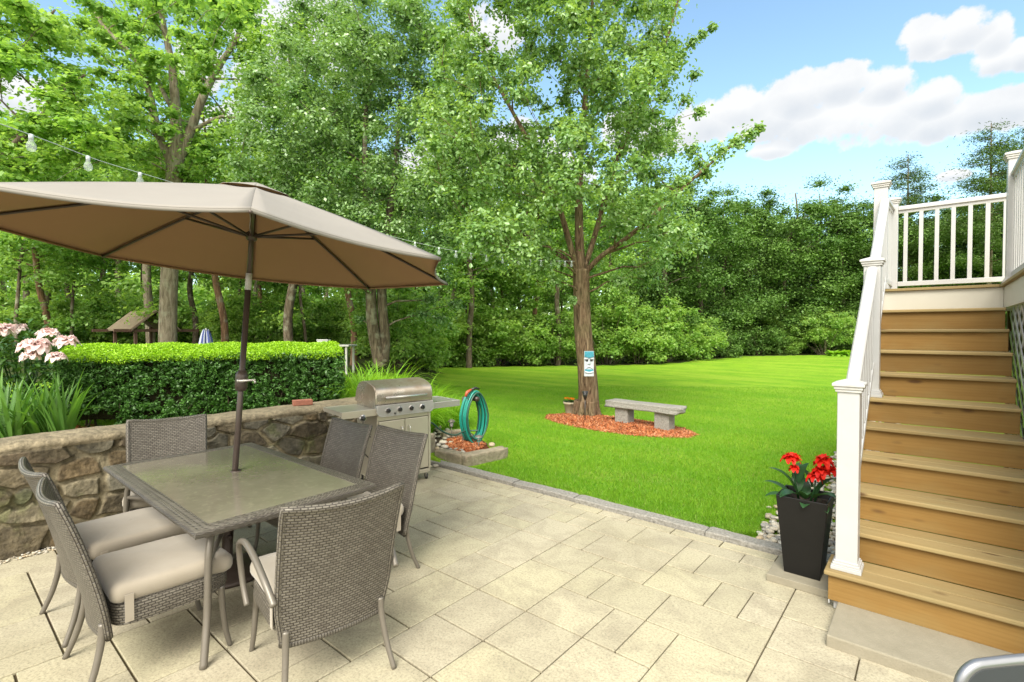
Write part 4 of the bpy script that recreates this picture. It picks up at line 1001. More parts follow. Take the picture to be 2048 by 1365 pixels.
# ================================================================ gas grill
gr = empty('gas_grill', (-4.70, 3.485, 0), R_(81), 'stainless steel four burner gas grill with closed lid beside the stone wall', 'grill')
st = M['steel']; hw, hd_ = .325, .255
mb = MB(); mb.box((-hw, -hd_ + .012, .13), (-hw + .02, hd_, .79)); mb.build('side_panel', st, gr, bevel=.003)
mb = MB(); mb.box((hw - .02, -hd_ + .012, .13), (hw, hd_, .79)); mb.build('side_panel', st, gr, bevel=.003)
mb = MB(); mb.box((-hw + .02, hd_ - .02, .13), (hw - .02, hd_, .79)); mb.build('back_panel', st, gr, bevel=.002)
mb = MB(); mb.box((-hw, -hd_, .085), (hw, hd_, .128)); mb.build('bottom_shelf', st, gr, bevel=.004)
mb = MB(); mb.box((-hw, -hd_ + .004, .735), (hw, -hd_ + .03, .80)); mb.build('front_rail', st, gr, bevel=.002)
for s in (-1, 1):
    x0, x1 = (-hw + .018, -.004) if s < 0 else (.004, hw - .030)
    mb = MB(); mb.box((x0, -hd_ - .006, .145), (x1, -hd_ + .012, .728)); d = mb.build('door', st, gr, bevel=.005)
    mb = MB(); hx = s * .048; mb.tube(spline([(hx, -hd_ - .005, .47), (hx, -hd_ - .035, .48), (hx, -hd_ - .04, .52), (hx, -hd_ - .04, .60), (hx, -hd_ - .035, .64), (hx, -hd_ - .005, .65)], 5), .0075, 8); mb.build('handle', M['steel_bright'], d, smooth=True)
mb = MB(); mb.box((hw - .026, -hd_ - .008, .13), (hw, -hd_ + .010, .79)); mb.build('front_leg', st, gr, bevel=.002)
for sx_ in (-1, 1):
    for sy_ in (-1, 1):
        mb = MB(); x, y = sx_ * (hw - .035), sy_ * (hd_ - .035)
        mb.tube([(x, y, .085), (x, y, .06)], .010, 8); mb.box((x - .016, y - .022, .028), (x - .012, y + .022, .062)); mb.box((x + .012, y - .022, .028), (x + .016, y + .022, .062)); c_ = mb.build('caster', M['steel_bright'], gr)
        mb = MB(); mb.tube([(x - .011, y, .031), (x - .007, y, .031), (x + .007, y, .031), (x + .011, y, .031)], [.024, .031, .031, .024], 18); mb.build('wheel', M['black_plastic'], c_, smooth=True)
# firebox and lid
mb = MB(); mb.box((-hw - .005, -hd_ + .01, .80), (hw + .005, hd_ - .005, .905)); mb.build('firebox', M['steel_burnt'], gr, bevel=.004)
prof = [(-.245, .908), (-.262, .915), (-.268, .96), (-.262, 1.03), (-.240, 1.075), (-.19, 1.108), (-.10, 1.135), (.0, 1.148), (.10, 1.140), (.17, 1.10), (.22, 1.03), (.245, .95), (.25, .908)]
prof = [(p.y, p.z) for p in spline([(0, a, b) for a, b in prof], 3)]
mb = MB(); n = len(prof); lw = hw + .012
P = [(-lw, y, z) for y, z in prof] + [(lw, y, z) for y, z in prof]
mb.add(P, [(i, i + 1, n + i + 1, n + i) for i in range(n - 1)]); lid = mb.build('lid', M['steel_burnt'], gr, smooth=True)
for s in (-1, 1):
    mb = MB(); P = [(s * (lw + .0), y, z) for y, z in prof]; Q = [(s * (lw + .012), y * .985, .91 + (z - .91) * .975) for y, z in prof]
    mb.add(P + Q, [tuple(range(n, 2 * n))[::s]] + [(i, i + 1, n + i + 1, n + i) for i in range(n - 1)]); mb.build('lid_end_cap', M['steel_burnt'], lid, bevel=.002)
mb = MB(); mb.tube([(-.25, -.312, .985), (.25, -.312, .985)], .0125, 12)
for s in (-1, 1): mb.tube([(s * .235, -.262, .985), (s * .235, -.312, .985)], .009, 8)
mb.build('lid_handle', M['steel_bright'], lid, smooth=True)
mb = MB(); mb.box((-.20, -.2715, .995), (.215, -.266, 1.035)); 
# control panel with rounded ends
mb = MB(); poly = []
for k in range(9): a = R_(180 + k * 90 / 8); poly.append((-.285 + .055 * math.cos(a), .835 + .055 * math.sin(a)))
for k in range(9): a = R_(270 + k * 90 / 8); poly.append((.300 + .055 * math.cos(a), .835 + .055 * math.sin(a)))
poly += [(.355, .905), (-.340, .905)]; n = len(poly)
mb.add([(x, -.290 + (z - .78) * .12, z) for x, z in poly] + [(x, -.235, z) for x, z in poly], [tuple(range(n)), tuple(range(2 * n - 1, n - 1, -1))] + [(i, n + i, n + (i + 1) % n, (i + 1) % n) for i in range(n)])
cpn = mb.build('control_panel', M['steel_bright'], gr, bevel=.002)
for kx_ in (-.215, -.075, .065, .205):
    mb = MB(); z_ = .845; mb.tube([(kx_, -.283, z_), (kx_, -.288, z_)], .031, 20); kb = mb.build('knob', M['steel_bright'], cpn, smooth=True)
    mb = MB(); mb.tube([(kx_, -.287, z_), (kx_, -.300, z_), (kx_, -.312, z_), (kx_, -.314, z_)], [.024, .023, .019, .012], 16); mb.box((kx_ - .005, -.319, z_ - .02), (kx_ + .005, -.309, z_ + .02)); mb.build('dial', M['black_plastic'], kb, smooth=False)
mb = MB(); mb.tube([(-.135, -.285, .808), (-.135, -.300, .808)], .009, 12); mb.build('igniter_button', M['black_plastic'], cpn, smooth=True)
for s in (-1, 1):
    x0, x1 = (-hw - .385, -hw - .008) if s < 0 else (hw + .008, hw + .415)
    mb = MB(); mb.box((x0, -hd_ + .02, .855), (x1, hd_ - .02, .868)); mb.box((x0, -hd_, .80), (x1, -hd_ + .018, .872)); mb.box((x0, hd_ - .02, .83), (x1, hd_, .870))
    e0 = x0 if s < 0 else x1 - .012; mb.box((e0, -hd_ + .018, .825), (e0 + .012, hd_ - .02, .871))
    sh = mb.build('side_shelf', M['steel_bright'] if s > 0 else st, gr, bevel=.003)
    if s < 0:
        mb = MB(); kx_ = x0 + .22; mb.tube([(kx_, -hd_ - .001, .79), (kx_, -hd_ - .008, .79)], .037, 22); bz = mb.build('side_burner_bezel', M['steel_bright'], sh, smooth=True)
        mb = MB(); mb.tube([(kx_, -hd_ - .007, .79), (kx_, -hd_ - .03, .79)], [.026, .022], 16); mb.build('knob', M['black_plastic'], bz, smooth=True)
        mb = MB(); mb.tube(spline([(kx_ + .02, -hd_ + .03, .78), (kx_ + .01, -hd_ + .02, .66), (kx_ + .05, -.10, .45), (-hw + .01, -.02, .30)], 6), .006, 8); mb.build('gas_line', M['black_plastic'], sh, smooth=True)
mb = MB()
for z_ in (.60, .57, .54): mb.box((-hw - .003, -.10, z_), (-hw + .002, .06, z_ + .012))
mb.build('vent_slots', M['black_plastic'], gr)

# ================================================================ little rock bed with hose stand
def rough_block(name, c, h, rz, label, seed, cat='stone', mat=None, group=None):
    import bmesh
    bm = bmesh.new(); bmesh.ops.create_cube(bm, size=2.0); bmesh.ops.subdivide_edges(bm, edges=bm.edges[:], cuts=7, use_grid_fill=True)
    r = random.Random(seed); ph = [r.uniform(0, 6) for _ in range(9)]
    for v in bm.verts:
        p = v.co; q = [abs(p.x), abs(p.y), abs(p.z)]; m_ = sorted(q)[1]
        k = 1 - .05 * max(0, m_ - .7) / .3
        d = .05 * (math.sin(p.x * 3.1 + ph[0]) + math.sin(p.y * 4.3 + ph[1] + p.z * 2) + .6 * math.sin(p.x * 7 + ph[2] + p.y * 5) + .4 * math.sin(p.z * 9 + ph[3] + p.x * 6))
        v.co = Vector((p.x * h[0] * k * (1 + d * .35), p.y * h[1] * k * (1 + d * .8), p.z * h[2] * k * (1 + d * .5)))
    me = bpy.data.meshes.new(name); bm.to_mesh(me); bm.free(); me.materials.append(mat or M['granite_worn']); me.polygons.foreach_set('use_smooth', [True] * len(me.polygons))
    o = bpy.data.objects.new(name, me); COL.objects.link(o); o.location = tuple(map(float, c)); o.rotation_euler = (0, 0, rz); return tag(o, label, cat, group)
rough_block('edging_stone', (-4.76, 4.42, .055), (.235, .075, .085), R_(6), 'rough tan granite block in front of the mulch patch, along the kerb', 3)
rough_block('edging_stone', (-4.45, 4.72, .06), (.34, .085, .085), R_(80), 'rough long granite block between the mulch patch and the lawn', 5)
rough_block('edging_stone', (-5.55, 5.25, .10), (.22, .05, .09), R_(70), 'tan stone slab behind the pebbles and the small path light', 8)
rough_block('edging_stone', (-5.18, 4.32, .16), (.13, .10, .17), R_(20), 'upright fieldstone at the end of the wall beside the grill', 12, mat=M['granite_worn'])
mpoly = [G(560 + x * .24414, 680 + y * .24414, .10)[:2] for x, y in [(1355, 850), (1380, 815), (1480, 797), (1590, 810), (1690, 860), (1640, 900), (1560, 945), (1470, 920), (1390, 890)]]
mc_ = np.mean(mpoly, 0); bv = [(mc_[0], mc_[1], .125)]; bf = []
nP = len(mpoly)
for s_ in (.5, 1.0, 1.25):
    for p in mpoly: bv.append((mc_[0] + (p[0] - mc_[0]) * s_, mc_[1] + (p[1] - mc_[1]) * s_, {.5: .12, 1.: .10, 1.25: .02}[s_]))
for k in range(nP): bf.append((0, 1 + k, 1 + (k + 1) % nP, 0))
for j in range(2):
    for k in range(nP): bf.append((1 + j * nP + k, 1 + (j + 1) * nP + k, 1 + (j + 1) * nP + (k + 1) % nP, 1 + j * nP + (k + 1) % nP))
bf = [f if f[3] != 0 else (f[0], f[1], f[2], f[2]) for f in bf]
bf = [(f[0], f[1], f[2], f[3]) for f in bf if len(set(f)) == 4] 
pts = []
for k in range(1700):
    i = r.integers(0, nP); a, b = r.random(), r.random(); p = mc_ + (mpoly[i] - mc_) * math.sqrt(a) * (1 - b) + (mpoly[(i + 1) % nP] - mc_) * math.sqrt(a) * b
    pts.append((p[0], p[1], .128 - .02 * a))
chips('bark_mulch', pts, 'small patch of red bark mulch ringed with pebbles beside the grill', 'mulch', 10, L=.035, base=(np.array(bv), np.array(bf)))
PP = [(1290, 750), (1270, 775), (1300, 800), (1335, 790), (1350, 815), (1325, 835), (1375, 800), (1300, 870), (1285, 900), (1320, 905), (1345, 925), (1350, 888), (1395, 905), (1405, 930), (1440, 905), (1455, 938), (1500, 935), (1520, 958),
      (1390, 765), (1430, 755), (1420, 798), (1460, 778), (1500, 782), (1532, 785), (1275, 985), (1310, 765), (1345, 765), (1270, 730), (1300, 725), (1400, 850), (1260, 800), (1265, 840), (1370, 745), (1480, 755), (1520, 765), (1560, 790), (1340, 850), (1485, 915), (1735, 868), (1375, 925)]
peb = None; r2 = np.random.default_rng(12)
pmats = [pbr('pebble_' + str(k), tuple(PEB[k] * 1.05), .55, noise=(20, .5, tuple(PEB[k] * .6))) for k in range(4)]
pebs = []
for k in range(5):
    o = stones_mesh('river_pebble', np.zeros((1, 3)), np.array([.048]), np.array([[.5, .47, .40]]), pmats[k % 4], seed=30 + k); tag(o, 'smooth rounded river pebble edging the small mulch patch', 'pebble', 'river pebbles around the small mulch patch'); pebs.append(o)
for k, (x, y) in enumerate(PP):
    o = pebs[k] if k < 5 else pebs[k % 5].copy()
    if k >= 5: COL.objects.link(o)
    p = G(560 + x * .24414, 680 + y * .24414, .10); s = r2.uniform(.7, 1.15); o.location = (float(p[0]), float(p[1]), .115 if k != 24 else .03); o.scale = (s, s, s * .9); o.rotation_euler = (0, 0, r2.uniform(0, 6))
# solid soil under the pebbles
mb = MB(); pp_ = [G(560 + x * .24414, 680 + y * .24414, .09)[:2] for x, y in [(1255, 740), (1540, 745), (1700, 850), (1560, 960), (1300, 930), (1250, 900)]]
mb.prism([(float(a), float(b)) for a, b in pp_], -.03, .088); o = mb.build('soil_bed', M['soil']); tag(o, kind='structure')
# hose stand
hs = empty('hose_stand', (-5.40, 5.50, 0), 0, 'dark metal hose stand holding the coiled teal garden hose', 'hose stand')
pst = Vector(PD(560 + 1503 * .24414, 680 + 745 * .24414, 7.15)); top = Vector(PD(560 + 1500 * .24414, 680 + 480 * .24414, 7.15))
def rh(p): return Vector(p) - Vector((-5.40, 5.50, 0))
mb = MB(); mb.box((rh(pst).x - .02, rh(pst).y - .012, -.05), (rh(pst).x + .02, rh(pst).y + .012, top.z + .02)); mb.build('post', M['taupe_metal'], hs, bevel=.003)
cc_ = Vector(PD(560 + 1590 * .24414, 680 + 620 * .24414, 7.1)); n_ax = (Vector(FW) * .75 + Vector(RT) * -.66).normalized(); ux = Vector((0, 0, 1)).cross(n_ax).normalized()
mb = MB(); tpc = cc_ + Vector((0, 0, .24)); mb.tube(spline([rh(Vector((pst.x, pst.y, top.z))), rh(tpc - ux * .06), rh(tpc + ux * .10)], 6), .012, 8)
mb.tube([rh(tpc - n_ax * .09), rh(tpc + n_ax * .09)], .035, 12); mb.build('hanger', M['dark_metal'], hs, smooth=True)
hz = empty('garden_hose', (-5.40, 5.50, 0), 0, 'coiled teal garden hose hanging on its stand at the lawn edge', 'hose')
for j in range(11):
    mb = MB(); off_ = n_ax * (-.085 + .017 * j); Rv = .33 + .025 * math.sin(j * 2.1); Rh_ = .165 + .03 * math.sin(j * 1.3 + 1); pts = []
    for k in range(41):
        a = k / 40 * 6.283; w = 1 + .12 * math.cos(a)
        dr = -.06 if math.sin(a) < 0 else 0
        pts.append(rh(cc_ + off_ + ux * (Rh_ * math.cos(a) * (1.0 - .25 * max(0, math.sin(a))) + .02 * math.sin(j)) + Vector((0, 0, Rv * math.sin(a) - .04 * (j % 3) * (math.sin(a) < 0) * -math.sin(a) ))))
    mb.tube(pts, .0115, 8, cap=False); mb.build('hose_loop', M['hose'] if j % 4 else M['hose_dark'], hz, smooth=True)
mb = MB(); mb.tube(spline([rh(cc_ - n_ax * .1 + Vector((0, 0, -.2))), rh(PD(560 + 1515 * .24414, 680 + 750 * .24414, 7.0)), rh(PD(560 + 1430 * .24414, 680 + 782 * .24414, 6.8)), rh(PD(560 + 1330 * .24414, 680 + 750 * .24414, 6.6)), rh(PD(560 + 1240 * .24414, 680 + 680 * .24414, 6.4)), rh(PD(560 + 1180 * .24414, 680 + 700 * .24414, 6.2))], 8), .0115, 8)
mb.build('hose_tail', M['hose_dark'], hz, smooth=True)
mb = MB(); tp = cc_ + Vector((0, 0, .37)); mb.tube([rh(tp - ux * .09), rh(tp - ux * .02 + Vector((0, 0, .02))), rh(tp + ux * .05)], [.012, .02, .016], 10); mb.build('spray_nozzle', M['black_plastic'], hz, smooth=True)
mb = MB(); mb.tube([rh(tp + ux * .05), rh(tp + ux * .12 - Vector((0, 0, .03))), rh(tp + ux * .15 - Vector((0, 0, .09)))], [.018, .024, .018], 10); mb.build('nozzle_grip', M['red_plastic'], hz, smooth=True)
def path_light(p, h, label, clear=False):
    o = empty('path_light', p, 0, label, 'path light')
    mb = MB(); mb.tube([(0, 0, -.03), (0, 0, h * .62)], .007, 8); mb.build('stake', M['taupe_metal'], o, smooth=True)
    mb = MB(); mb.lathe([(.0, h * .6), (.024, h * .62), (.028, h * .86), (.0, h * .87)], (0, 0, 0), 14); mb.build('lamp_glass', M['bulb'] if clear else M['sticker'], o, smooth=True)
    mb = MB(); mb.lathe([(.056, h * .86), (.052, h * .90), (.02, h * .99), (0, h)], (0, 0, 0), 18); mb.build('lamp_cap', M['taupe_metal'], o, smooth=True)
path_light((-5.42, 5.05, .10), .30, 'grey capped path light standing among the pebbles behind the mulch patch')
path_light((-4.72, 4.90, .09), .19, 'small clear stake light standing in the red mulch patch', True)

# ================================================================ bench, pot, torch and mask at the lawn tree
be = empty('stone_bench', (0, 0, 0), 0, 'plain grey granite bench with two square legs on the mulch', 'bench')
L0, L1 = G(1248, 851), G(1328, 863); dv = Vector((L1 - L0)[:2].tolist() + [0]); 
bc = (Vector(L0) + Vector(L1)) / 2; be.location = bc; ang = math.atan2(dv.y, dv.x); 
be.rotation_euler = (0, 0, ang); hl = dv.length / 2
for s in (-1, 1): mb = MB(); mb.box((s * hl - .13, -.10, -.03), (s * hl + .13, .13, .325)); mb.build('leg', M['granite'], be, bevel=.008)
o = rough_block('seat_slab', (0, 0, 0), (hl + .315, .175, .058), 0, None, 77, None, M['granite']); o.parent = be; o.location = (0, .015, .382)
del_keys = [k for k in ('label', 'category') if k in o]
for k in del_keys: del o[k]
pp = G(1141, 829); pt = empty('flower_pot', (pp[0], pp[1], .02), 0, 'round cream clay flower pot beside the lawn tree trunk', 'pot')
mb = MB(); mb.lathe([(0, 0), (.095, 0), (.10, .01), (.135, .19), (.150, .195), (.152, .235), (.138, .237), (.134, .20), (0, .20)], (0, 0, 0), 28); mb.build('pot', M['terracotta'], pt, smooth=True)
mg = empty('marigold_plant', (pp[0], pp[1], .22), 0, 'low orange marigolds growing in the cream pot', 'plant')
mb = MB()
for k in range(150):
    a = rr.uniform(0, 6.28); q = rr.uniform(0, .13); mb.col = rcol(); leaf_blade(mb, (q * math.cos(a), q * math.sin(a), rr.uniform(0, .06)), (math.cos(a), math.sin(a), rr.uniform(.2, 1.6)), rr.uniform(.03, .07), .022, .8, .2, 3)
mb.build('leaves', M['leaf_peony'], mg)
for k in range(13):
    a = rr.uniform(0, 6.28); q = math.sqrt(rr.random()) * .12; mb = MB(); flower_bloom(mb, (q * math.cos(a), q * math.sin(a), rr.uniform(.08, .12)), .028, 8, 3, rr, cup=.2); mb.build('flower', M['petal_orange'], mg)
tp = G(1170, 846); to = empty('garden_torch_light', (tp[0], tp[1], 0), 0, 'thin black solar torch light in front of the lawn tree', 'torch light')
mb = MB(); mb.tube([(0, 0, -.03), (0, 0, .44)], .009, 8); mb.build('stake', M['black_plastic'], to, smooth=True)
mb = MB(); mb.lathe([(0, .42), (.02, .43), (.042, .50), (.050, .56), (.0, .56)], (0, 0, 0), 12); mb.build('lamp', M['black_plastic'], to, smooth=True)
mb = MB(); mb.lathe([(.058, .56), (.058, .58), (.03, .588), (0, .59)], (0, 0, 0), 16); mb.build('lamp_cap', M['black_plastic'], to, smooth=True)

# carved wooden face plaque
mp_ = Vector(PD(1178, 728, 9.50)); pk = empty('carved_face_plaque', mp_, YAW, 'small teal and white carved face plaque hung on the tree trunk', 'plaque')
teal = pbr('teal_paint', (.03, .24, .34), .6, noise=(60, .5, (.10, .40, .48))); wht = pbr('chalky_white_paint', (.52, .56, .60), .7, noise=(50, .5, (.33, .38, .42))); blk = M['black_plastic']
mb = MB(); mb.box((-.092, -.012, -.24), (.092, .02, .24)); mb.build('board', wht, pk, bevel=.006)
mb = MB(); mb.box((-.086, -.022, .125), (.086, -.012, .236))
for k in range(7):
    a = R_(-66 + k * 22); mb.box((-.008, -.030, 0), (.008, -.020, .10), Matrix.Translation((0, 0, .115)) @ Matrix.Rotation(a, 4, 'Y'))
mb.build('feather_crest', teal, pk, bevel=.003)
for s in (-1, 1):
    mb = MB(); mb.lathe([(.0, -.028), (.024, -.026), (.03, -.012)], (0, 0, 0), 16, Matrix.Translation((s * .042, 0, .068)) @ Matrix.Rotation(math.pi / 2, 4, 'X') @ Matrix.Diagonal((1, .72, -1, 1)))
    mb.build('eye', blk, pk, smooth=True)
    mb = MB(); mb.box((s * .042 - .035, -.032, .095), (s * .042 + .035, -.012, .112), Matrix.Rotation(s * .18, 4, 'Y')); mb.build('brow', wht, pk, bevel=.004)
mb = MB(); mb.add([(-.02, -.012, .09), (.02, -.012, .09), (-.036, -.014, -.0), (.036, -.014, -.0), (0, -.045, .0), (0, -.028, .085)], [(0, 2, 4, 5), (5, 4, 3, 1), (2, 3, 4)]); mb.build('nose', wht, pk)
mb = MB(); mb.grid(lambda u, v: ((u * 2 - 1) * .07, -.016 - .014 * math.sin(v * 3.14), -.055 - .045 * (u * 2 - 1) ** 2 + (v - .5) * .035 ), 14, 5); mb.grid(lambda u, v: ((u * 2 - 1) * .08, -.016 - .016 * math.sin(v * 3.14), -.17 + .02 * (u * 2 - 1) ** 2 + (v - .5) * .04), 14, 5); mb.build('mouth', wht, pk, smooth=True)
mb = MB(); mb.box((-.082, -.017, -.155), (.082, -.012, -.105)); mb.box((-.05, -.021, -.135), (.05, -.016, -.12)); mb.build('mouth_band', teal, pk, bevel=.003)

# ================================================================ string lights
cpts = [(-80, 222, 2.9), (0, 248, 3.15), (110, 288, 3.6), (200, 322, 4.0), (300, 352, 4.5), (450, 395, 5.4), (650, 440, 6.6), (860, 492, 8.0), (950, 508, 8.6), (1060, 520, 9.2), (1150, 523, 9.5)]
CP = spline([Vector(PD(*p)) for p in cpts], 6); org = CP[0]
sl = empty('string_lights', org, 0, 'pale cable of clear bulbs strung over the umbrella to the lawn tree', 'string lights')
mb = MB(); mb.tube([p - org for p in CP], .0028, 6); mb.build('cable', M['cord'], sl, smooth=True)
bx_ = [62, 176, 280, 365, 440, 520, 590, 660, 720, 775, 830, 878, 912, 942, 973, 1005, 1037, 1062, 1082, 1102, 1118, 1130, 1143]
from bisect import bisect
def cam_px(p): v = np.array(p) - CC; return CXP + PXF * (v @ RT) / (v @ FW)
PXs = [cam_px(p) for p in CP]
bulb0 = None
for bx in bx_:
    i = min(max(bisect(PXs, bx), 1), len(CP) - 1); f = (bx - PXs[i - 1]) / (PXs[i] - PXs[i - 1]); p = CP[i - 1].lerp(CP[i], f) - org
    if bulb0 is None:
        mb = MB(); mb.lathe([(0, -.115), (.022, -.105), (.029, -.085), (.026, -.062), (.015, -.04), (.012, -.03)], (0, 0, 0), 14); b = mb.build('bulb', M['bulb'], sl, smooth=True); bulb0 = b
        mb = MB(); mb.tube([(0, 0, -.035), (0, 0, .004)], .014, 10); s_ = mb.build('socket', M['cord'], b, smooth=True)
    else: b = copy_tree(bulb0, sl)
    b.location = p

# ================================================================ grey chair at the lower right corner
gc = Vector(PD(2085, 1322, 1.30)); gch = empty('folding_chair', (gc.x, gc.y, 0), YAW + .05, 'grey patio chair with silver frame cut off by the lower right corner of the picture', 'chair')
mb = MB(); hw_ = .245; tz = gc.z + .012
def rr_pts(w, h0, h1, rad):
    P = [(-w, 0, h0)]
    for k in range(9): a = R_(180 - k * 90 / 8); P.append((-w + rad + rad * math.cos(a), -.02, h1 - rad + rad * math.sin(a)))
    for k in range(1, 6): P.append((-w + rad + (2 * w - 2 * rad) * k / 6, -.02, h1 + .010 * math.sin(k / 6 * math.pi)))
    for k in range(9): a = R_(90 - k * 90 / 8); P.append((w - rad + rad * math.cos(a), -.02, h1 - rad + rad * math.sin(a)))
    P.append((w, 0, h0)); return P
mb.tube(rr_pts(hw_, .40, tz, .06), .013, 10); mb.build('back_frame', M['silver'], gch, smooth=True)
mb = MB(); P = [(x * .97, y + .003, .40 + (z - .40) * .985) for x, y, z in rr_pts(hw_, .40, tz, .06)]; n = len(P); mb.add(P + [(x, y - .012, z) for x, y, z in P], [tuple(range(n)), tuple(range(2 * n - 1, n - 1, -1))] + [(i, n + i, n + (i + 1) % n, (i + 1) % n) for i in range(n)]); mb.build('backrest', M['grey_paint'], gch, bevel=.003)
mb = MB(); mb.box((-hw_, -.45, .40), (hw_, .0, .425)); mb.build('seat', M['grey_paint'], gch, bevel=.01)
for sx_ in (-1, 1):
    for y in (-.42, .03): mb = MB(); mb.tube([(sx_ * hw_, y, .42), (sx_ * hw_, y * 1.1, 0)], .012, 8); mb.build('leg', M['silver'], gch, smooth=True)

# ================================================================ vegetation
def leaf_arrays(P, N, size, rs, aspect=.62, six=False, tint=None, droop=0.0):
    """P (n,3) leaf places, N (n,3) preferred normals -> vertices, faces, colours"""
    n = len(P)
    nn = N + rs.normal(0, .55, (n, 3)); nn /= np.linalg.norm(nn, axis=1)[:, None] + 1e-9
    a = rs.normal(0, 1, (n, 3)); a[:, 2] -= droop; a -= nn * (a * nn).sum(1)[:, None]; a /= np.linalg.norm(a, axis=1)[:, None] + 1e-9
    b = np.cross(nn, a)
    L = size * rs.uniform(.65, 1.25, (n, 1)); Wd = L * aspect * rs.uniform(.8, 1.2, (n, 1)); fo = L * .12
    if six:
        V = np.stack([P - a * L * .5, P - a * L * .12 + b * Wd * .5 + nn * fo, P + a * L * .25 + b * Wd * .33 + nn * fo * .8, P + a * L * .55 - nn * fo * .5,
                      P + a * L * .25 - b * Wd * .33 + nn * fo * .8, P - a * L * .12 - b * Wd * .5 + nn * fo], 1)
        q = np.array([[0, 1, 2, 3], [0, 3, 4, 5]]); k = 6
    else:
        V = np.stack([P - a * L * .5, P + b * Wd * .5 + nn * fo, P + a * L * .5, P - b * Wd * .5 + nn * fo], 1)
        q = np.array([[0, 1, 2, 3]]); k = 4
    F = (q[None] + (np.arange(n) * k)[:, None, None]).reshape(-1, 4)
    C = np.zeros((n, 3)); C[:, 0] = rs.random(n)
    if tint is not None: C[:, 1] = tint[:, 0]; C[:, 2] = tint[:, 1]
    return V.reshape(-1, 3), F, np.repeat(C, k, 0)
def clump_leaves(cl, rad, per, size, rs, flat=.6, aspect=.62, six=False, shell=.55, upb=.8, droop=0.0, gauss=False):
    """cl (m,3) clump centres; rad (m,) radii"""
    m = len(cl); n = int(m * per); who = rs.integers(0, m, n)
    d = rs.normal(0, 1, (n, 3)); d /= np.linalg.norm(d, axis=1)[:, None]
    rr_ = (shell + (1 - shell) * rs.random(n)) * rs.random(n) ** .18
    rr_ = np.where(rs.random(n) < .12, rr_ * rs.uniform(1.0, 1.35, n), rr_)
    if gauss: rr_ = np.abs(rs.normal(0, .62, n)) + .05
    sc = np.stack([rad[who], rad[who], rad[who] * flat], 1)
    P = cl[who] + d * rr_[:, None] * sc
    N = d * .6 + np.array([0, 0, upb])
    ct = rs.random(m)
    return leaf_arrays(P, N, size, rs, aspect, six, np.stack([ct[who], np.zeros(n)], 1), droop)
def wood(trunks, cl, rs, name, mat, parent, rbase=.05, rtip=.008, attach_low=.25, sides=6, tside=12, sag=.12, nlimb=None, flare=1.25):
    """trunks: list of (points, radii). every clump centre gets a limb grown from the nearest lower wood"""
    nodes = []; nr = []; tn = None
    for ti, (pts, rad) in enumerate(trunks):
        mb = MB()
        sp2 = spline(pts, 6); m = len(sp2); rr2 = list(np.interp(np.linspace(0, 1, m), np.linspace(0, 1, len(rad)), rad))
        mb.tube(sp2, rr2, tside)
        tq = mb.build('trunk' if ti == 0 else 'limb', mat, parent, smooth=True); tn = tn or tq
        for i, p in enumerate(sp2):
            if i >= m * attach_low or pts[0][2] > .9: nodes.append(np.array(p)); nr.append(rr2[i])
    lb = MB(); base = np.mean([np.array(t[0][-1]) for t in trunks], 0)
    order = np.argsort(np.linalg.norm(cl - np.array(nodes).mean(0), axis=1))
    if nlimb: order = order[:nlimb]
    for k in order:
        c = cl[k]; A = np.array(nodes); d = np.linalg.norm(A - c, axis=1) + np.maximum(0, A[:, 2] - c[2] + .2) * 2.0 
        i = int(np.argmin(d)); s = A[i]; L = np.linalg.norm(c - s)
        if L < .15: continue
        r0 = min(nr[i] * .62, rbase * (.35 + L * .35)); r1 = max(rtip, r0 * .35)
        n = max(3, int(L / .35)); P = []
        for q in range(n + 1):
            t = q / n; p = s * (1 - t) + c * t; p = p + np.array([0, 0, 1]) * math.sin(t * math.pi) * L * sag * .5 + (rs.normal(0, .035, 3) * L * .6 * math.sin(t * math.pi)); P.append(p)
        R = [r0 + (r1 - r0) * (q / n) for q in range(n + 1)]
        lb.tube([Vector(p) for p in P], R, sides, cap=False)
        for q in range(1, n + 1): nodes.append(P[q]); nr.append(R[q])
    if lb.f: lb.build('branchwork', mat, parent, smooth=True)
    return tn
def envelope_clumps(n, c, h, rs, rmin=.35, fn=None, power=.5, lower=-1.0):
    out = []
    while len(out) < n:
        d = rs.normal(0, 1, 3); d /= np.linalg.norm(d)
        if d[2] < lower: continue
        q = (rmin + (1 - rmin) * rs.random() ** power) * d
        wob = 1 + .13 * math.sin(d[0] * 4 + c[1]) * math.cos(d[1] * 3.3 + c[0]) + .12 * math.sin(d[2] * 7 + c[0])
        p = np.array(c) + q * np.array(h) * wob
        if fn is None or fn(p): out.append(p)
    return np.array(out)
Y3 = np.array([FW[0], FW[1], 0]); Y3 /= np.linalg.norm(Y3)
def local_px(base, px, py, dep, ddep=0.0):
    return PD(px, py, dep + ddep) - np.array(base)

# ---- the lawn tree with its broad forked crown
rs = np.random.default_rng(101)
b0 = G(1176, 836); b0 = b0 + Y3 * .20; D0 = float((b0 - CC) @ FW)
lt = empty('lawn_tree', b0, 0, 'leafy tree with furrowed brown trunk standing in the red mulch oval beside the bench', 'tree')
def L0p(px, py, dd=0): return local_px(b0, px, py, D0, dd)
trunk = [(0, 0, -.1), tuple(L0p(1177, 800)), tuple(L0p(1174, 740)), tuple(L0p(1166, 660)), tuple(L0p(1163, 590)), tuple(L0p(1162, 540))]
lead = [tuple(L0p(1162, 548)), tuple(L0p(1158, 450)), tuple(L0p(1160, 330, .1)), tuple(L0p(1172, 180, .1)), tuple(L0p(1185, 0)), tuple(L0p(1190, -180))]
la = [tuple(L0p(1158, 560)), tuple(L0p(1140, 490, -.2)), tuple(L0p(1112, 400, -.3)), tuple(L0p(1050, 270, -.2)), tuple(L0p(980, 140, .2)), tuple(L0p(930, 10, .3))]
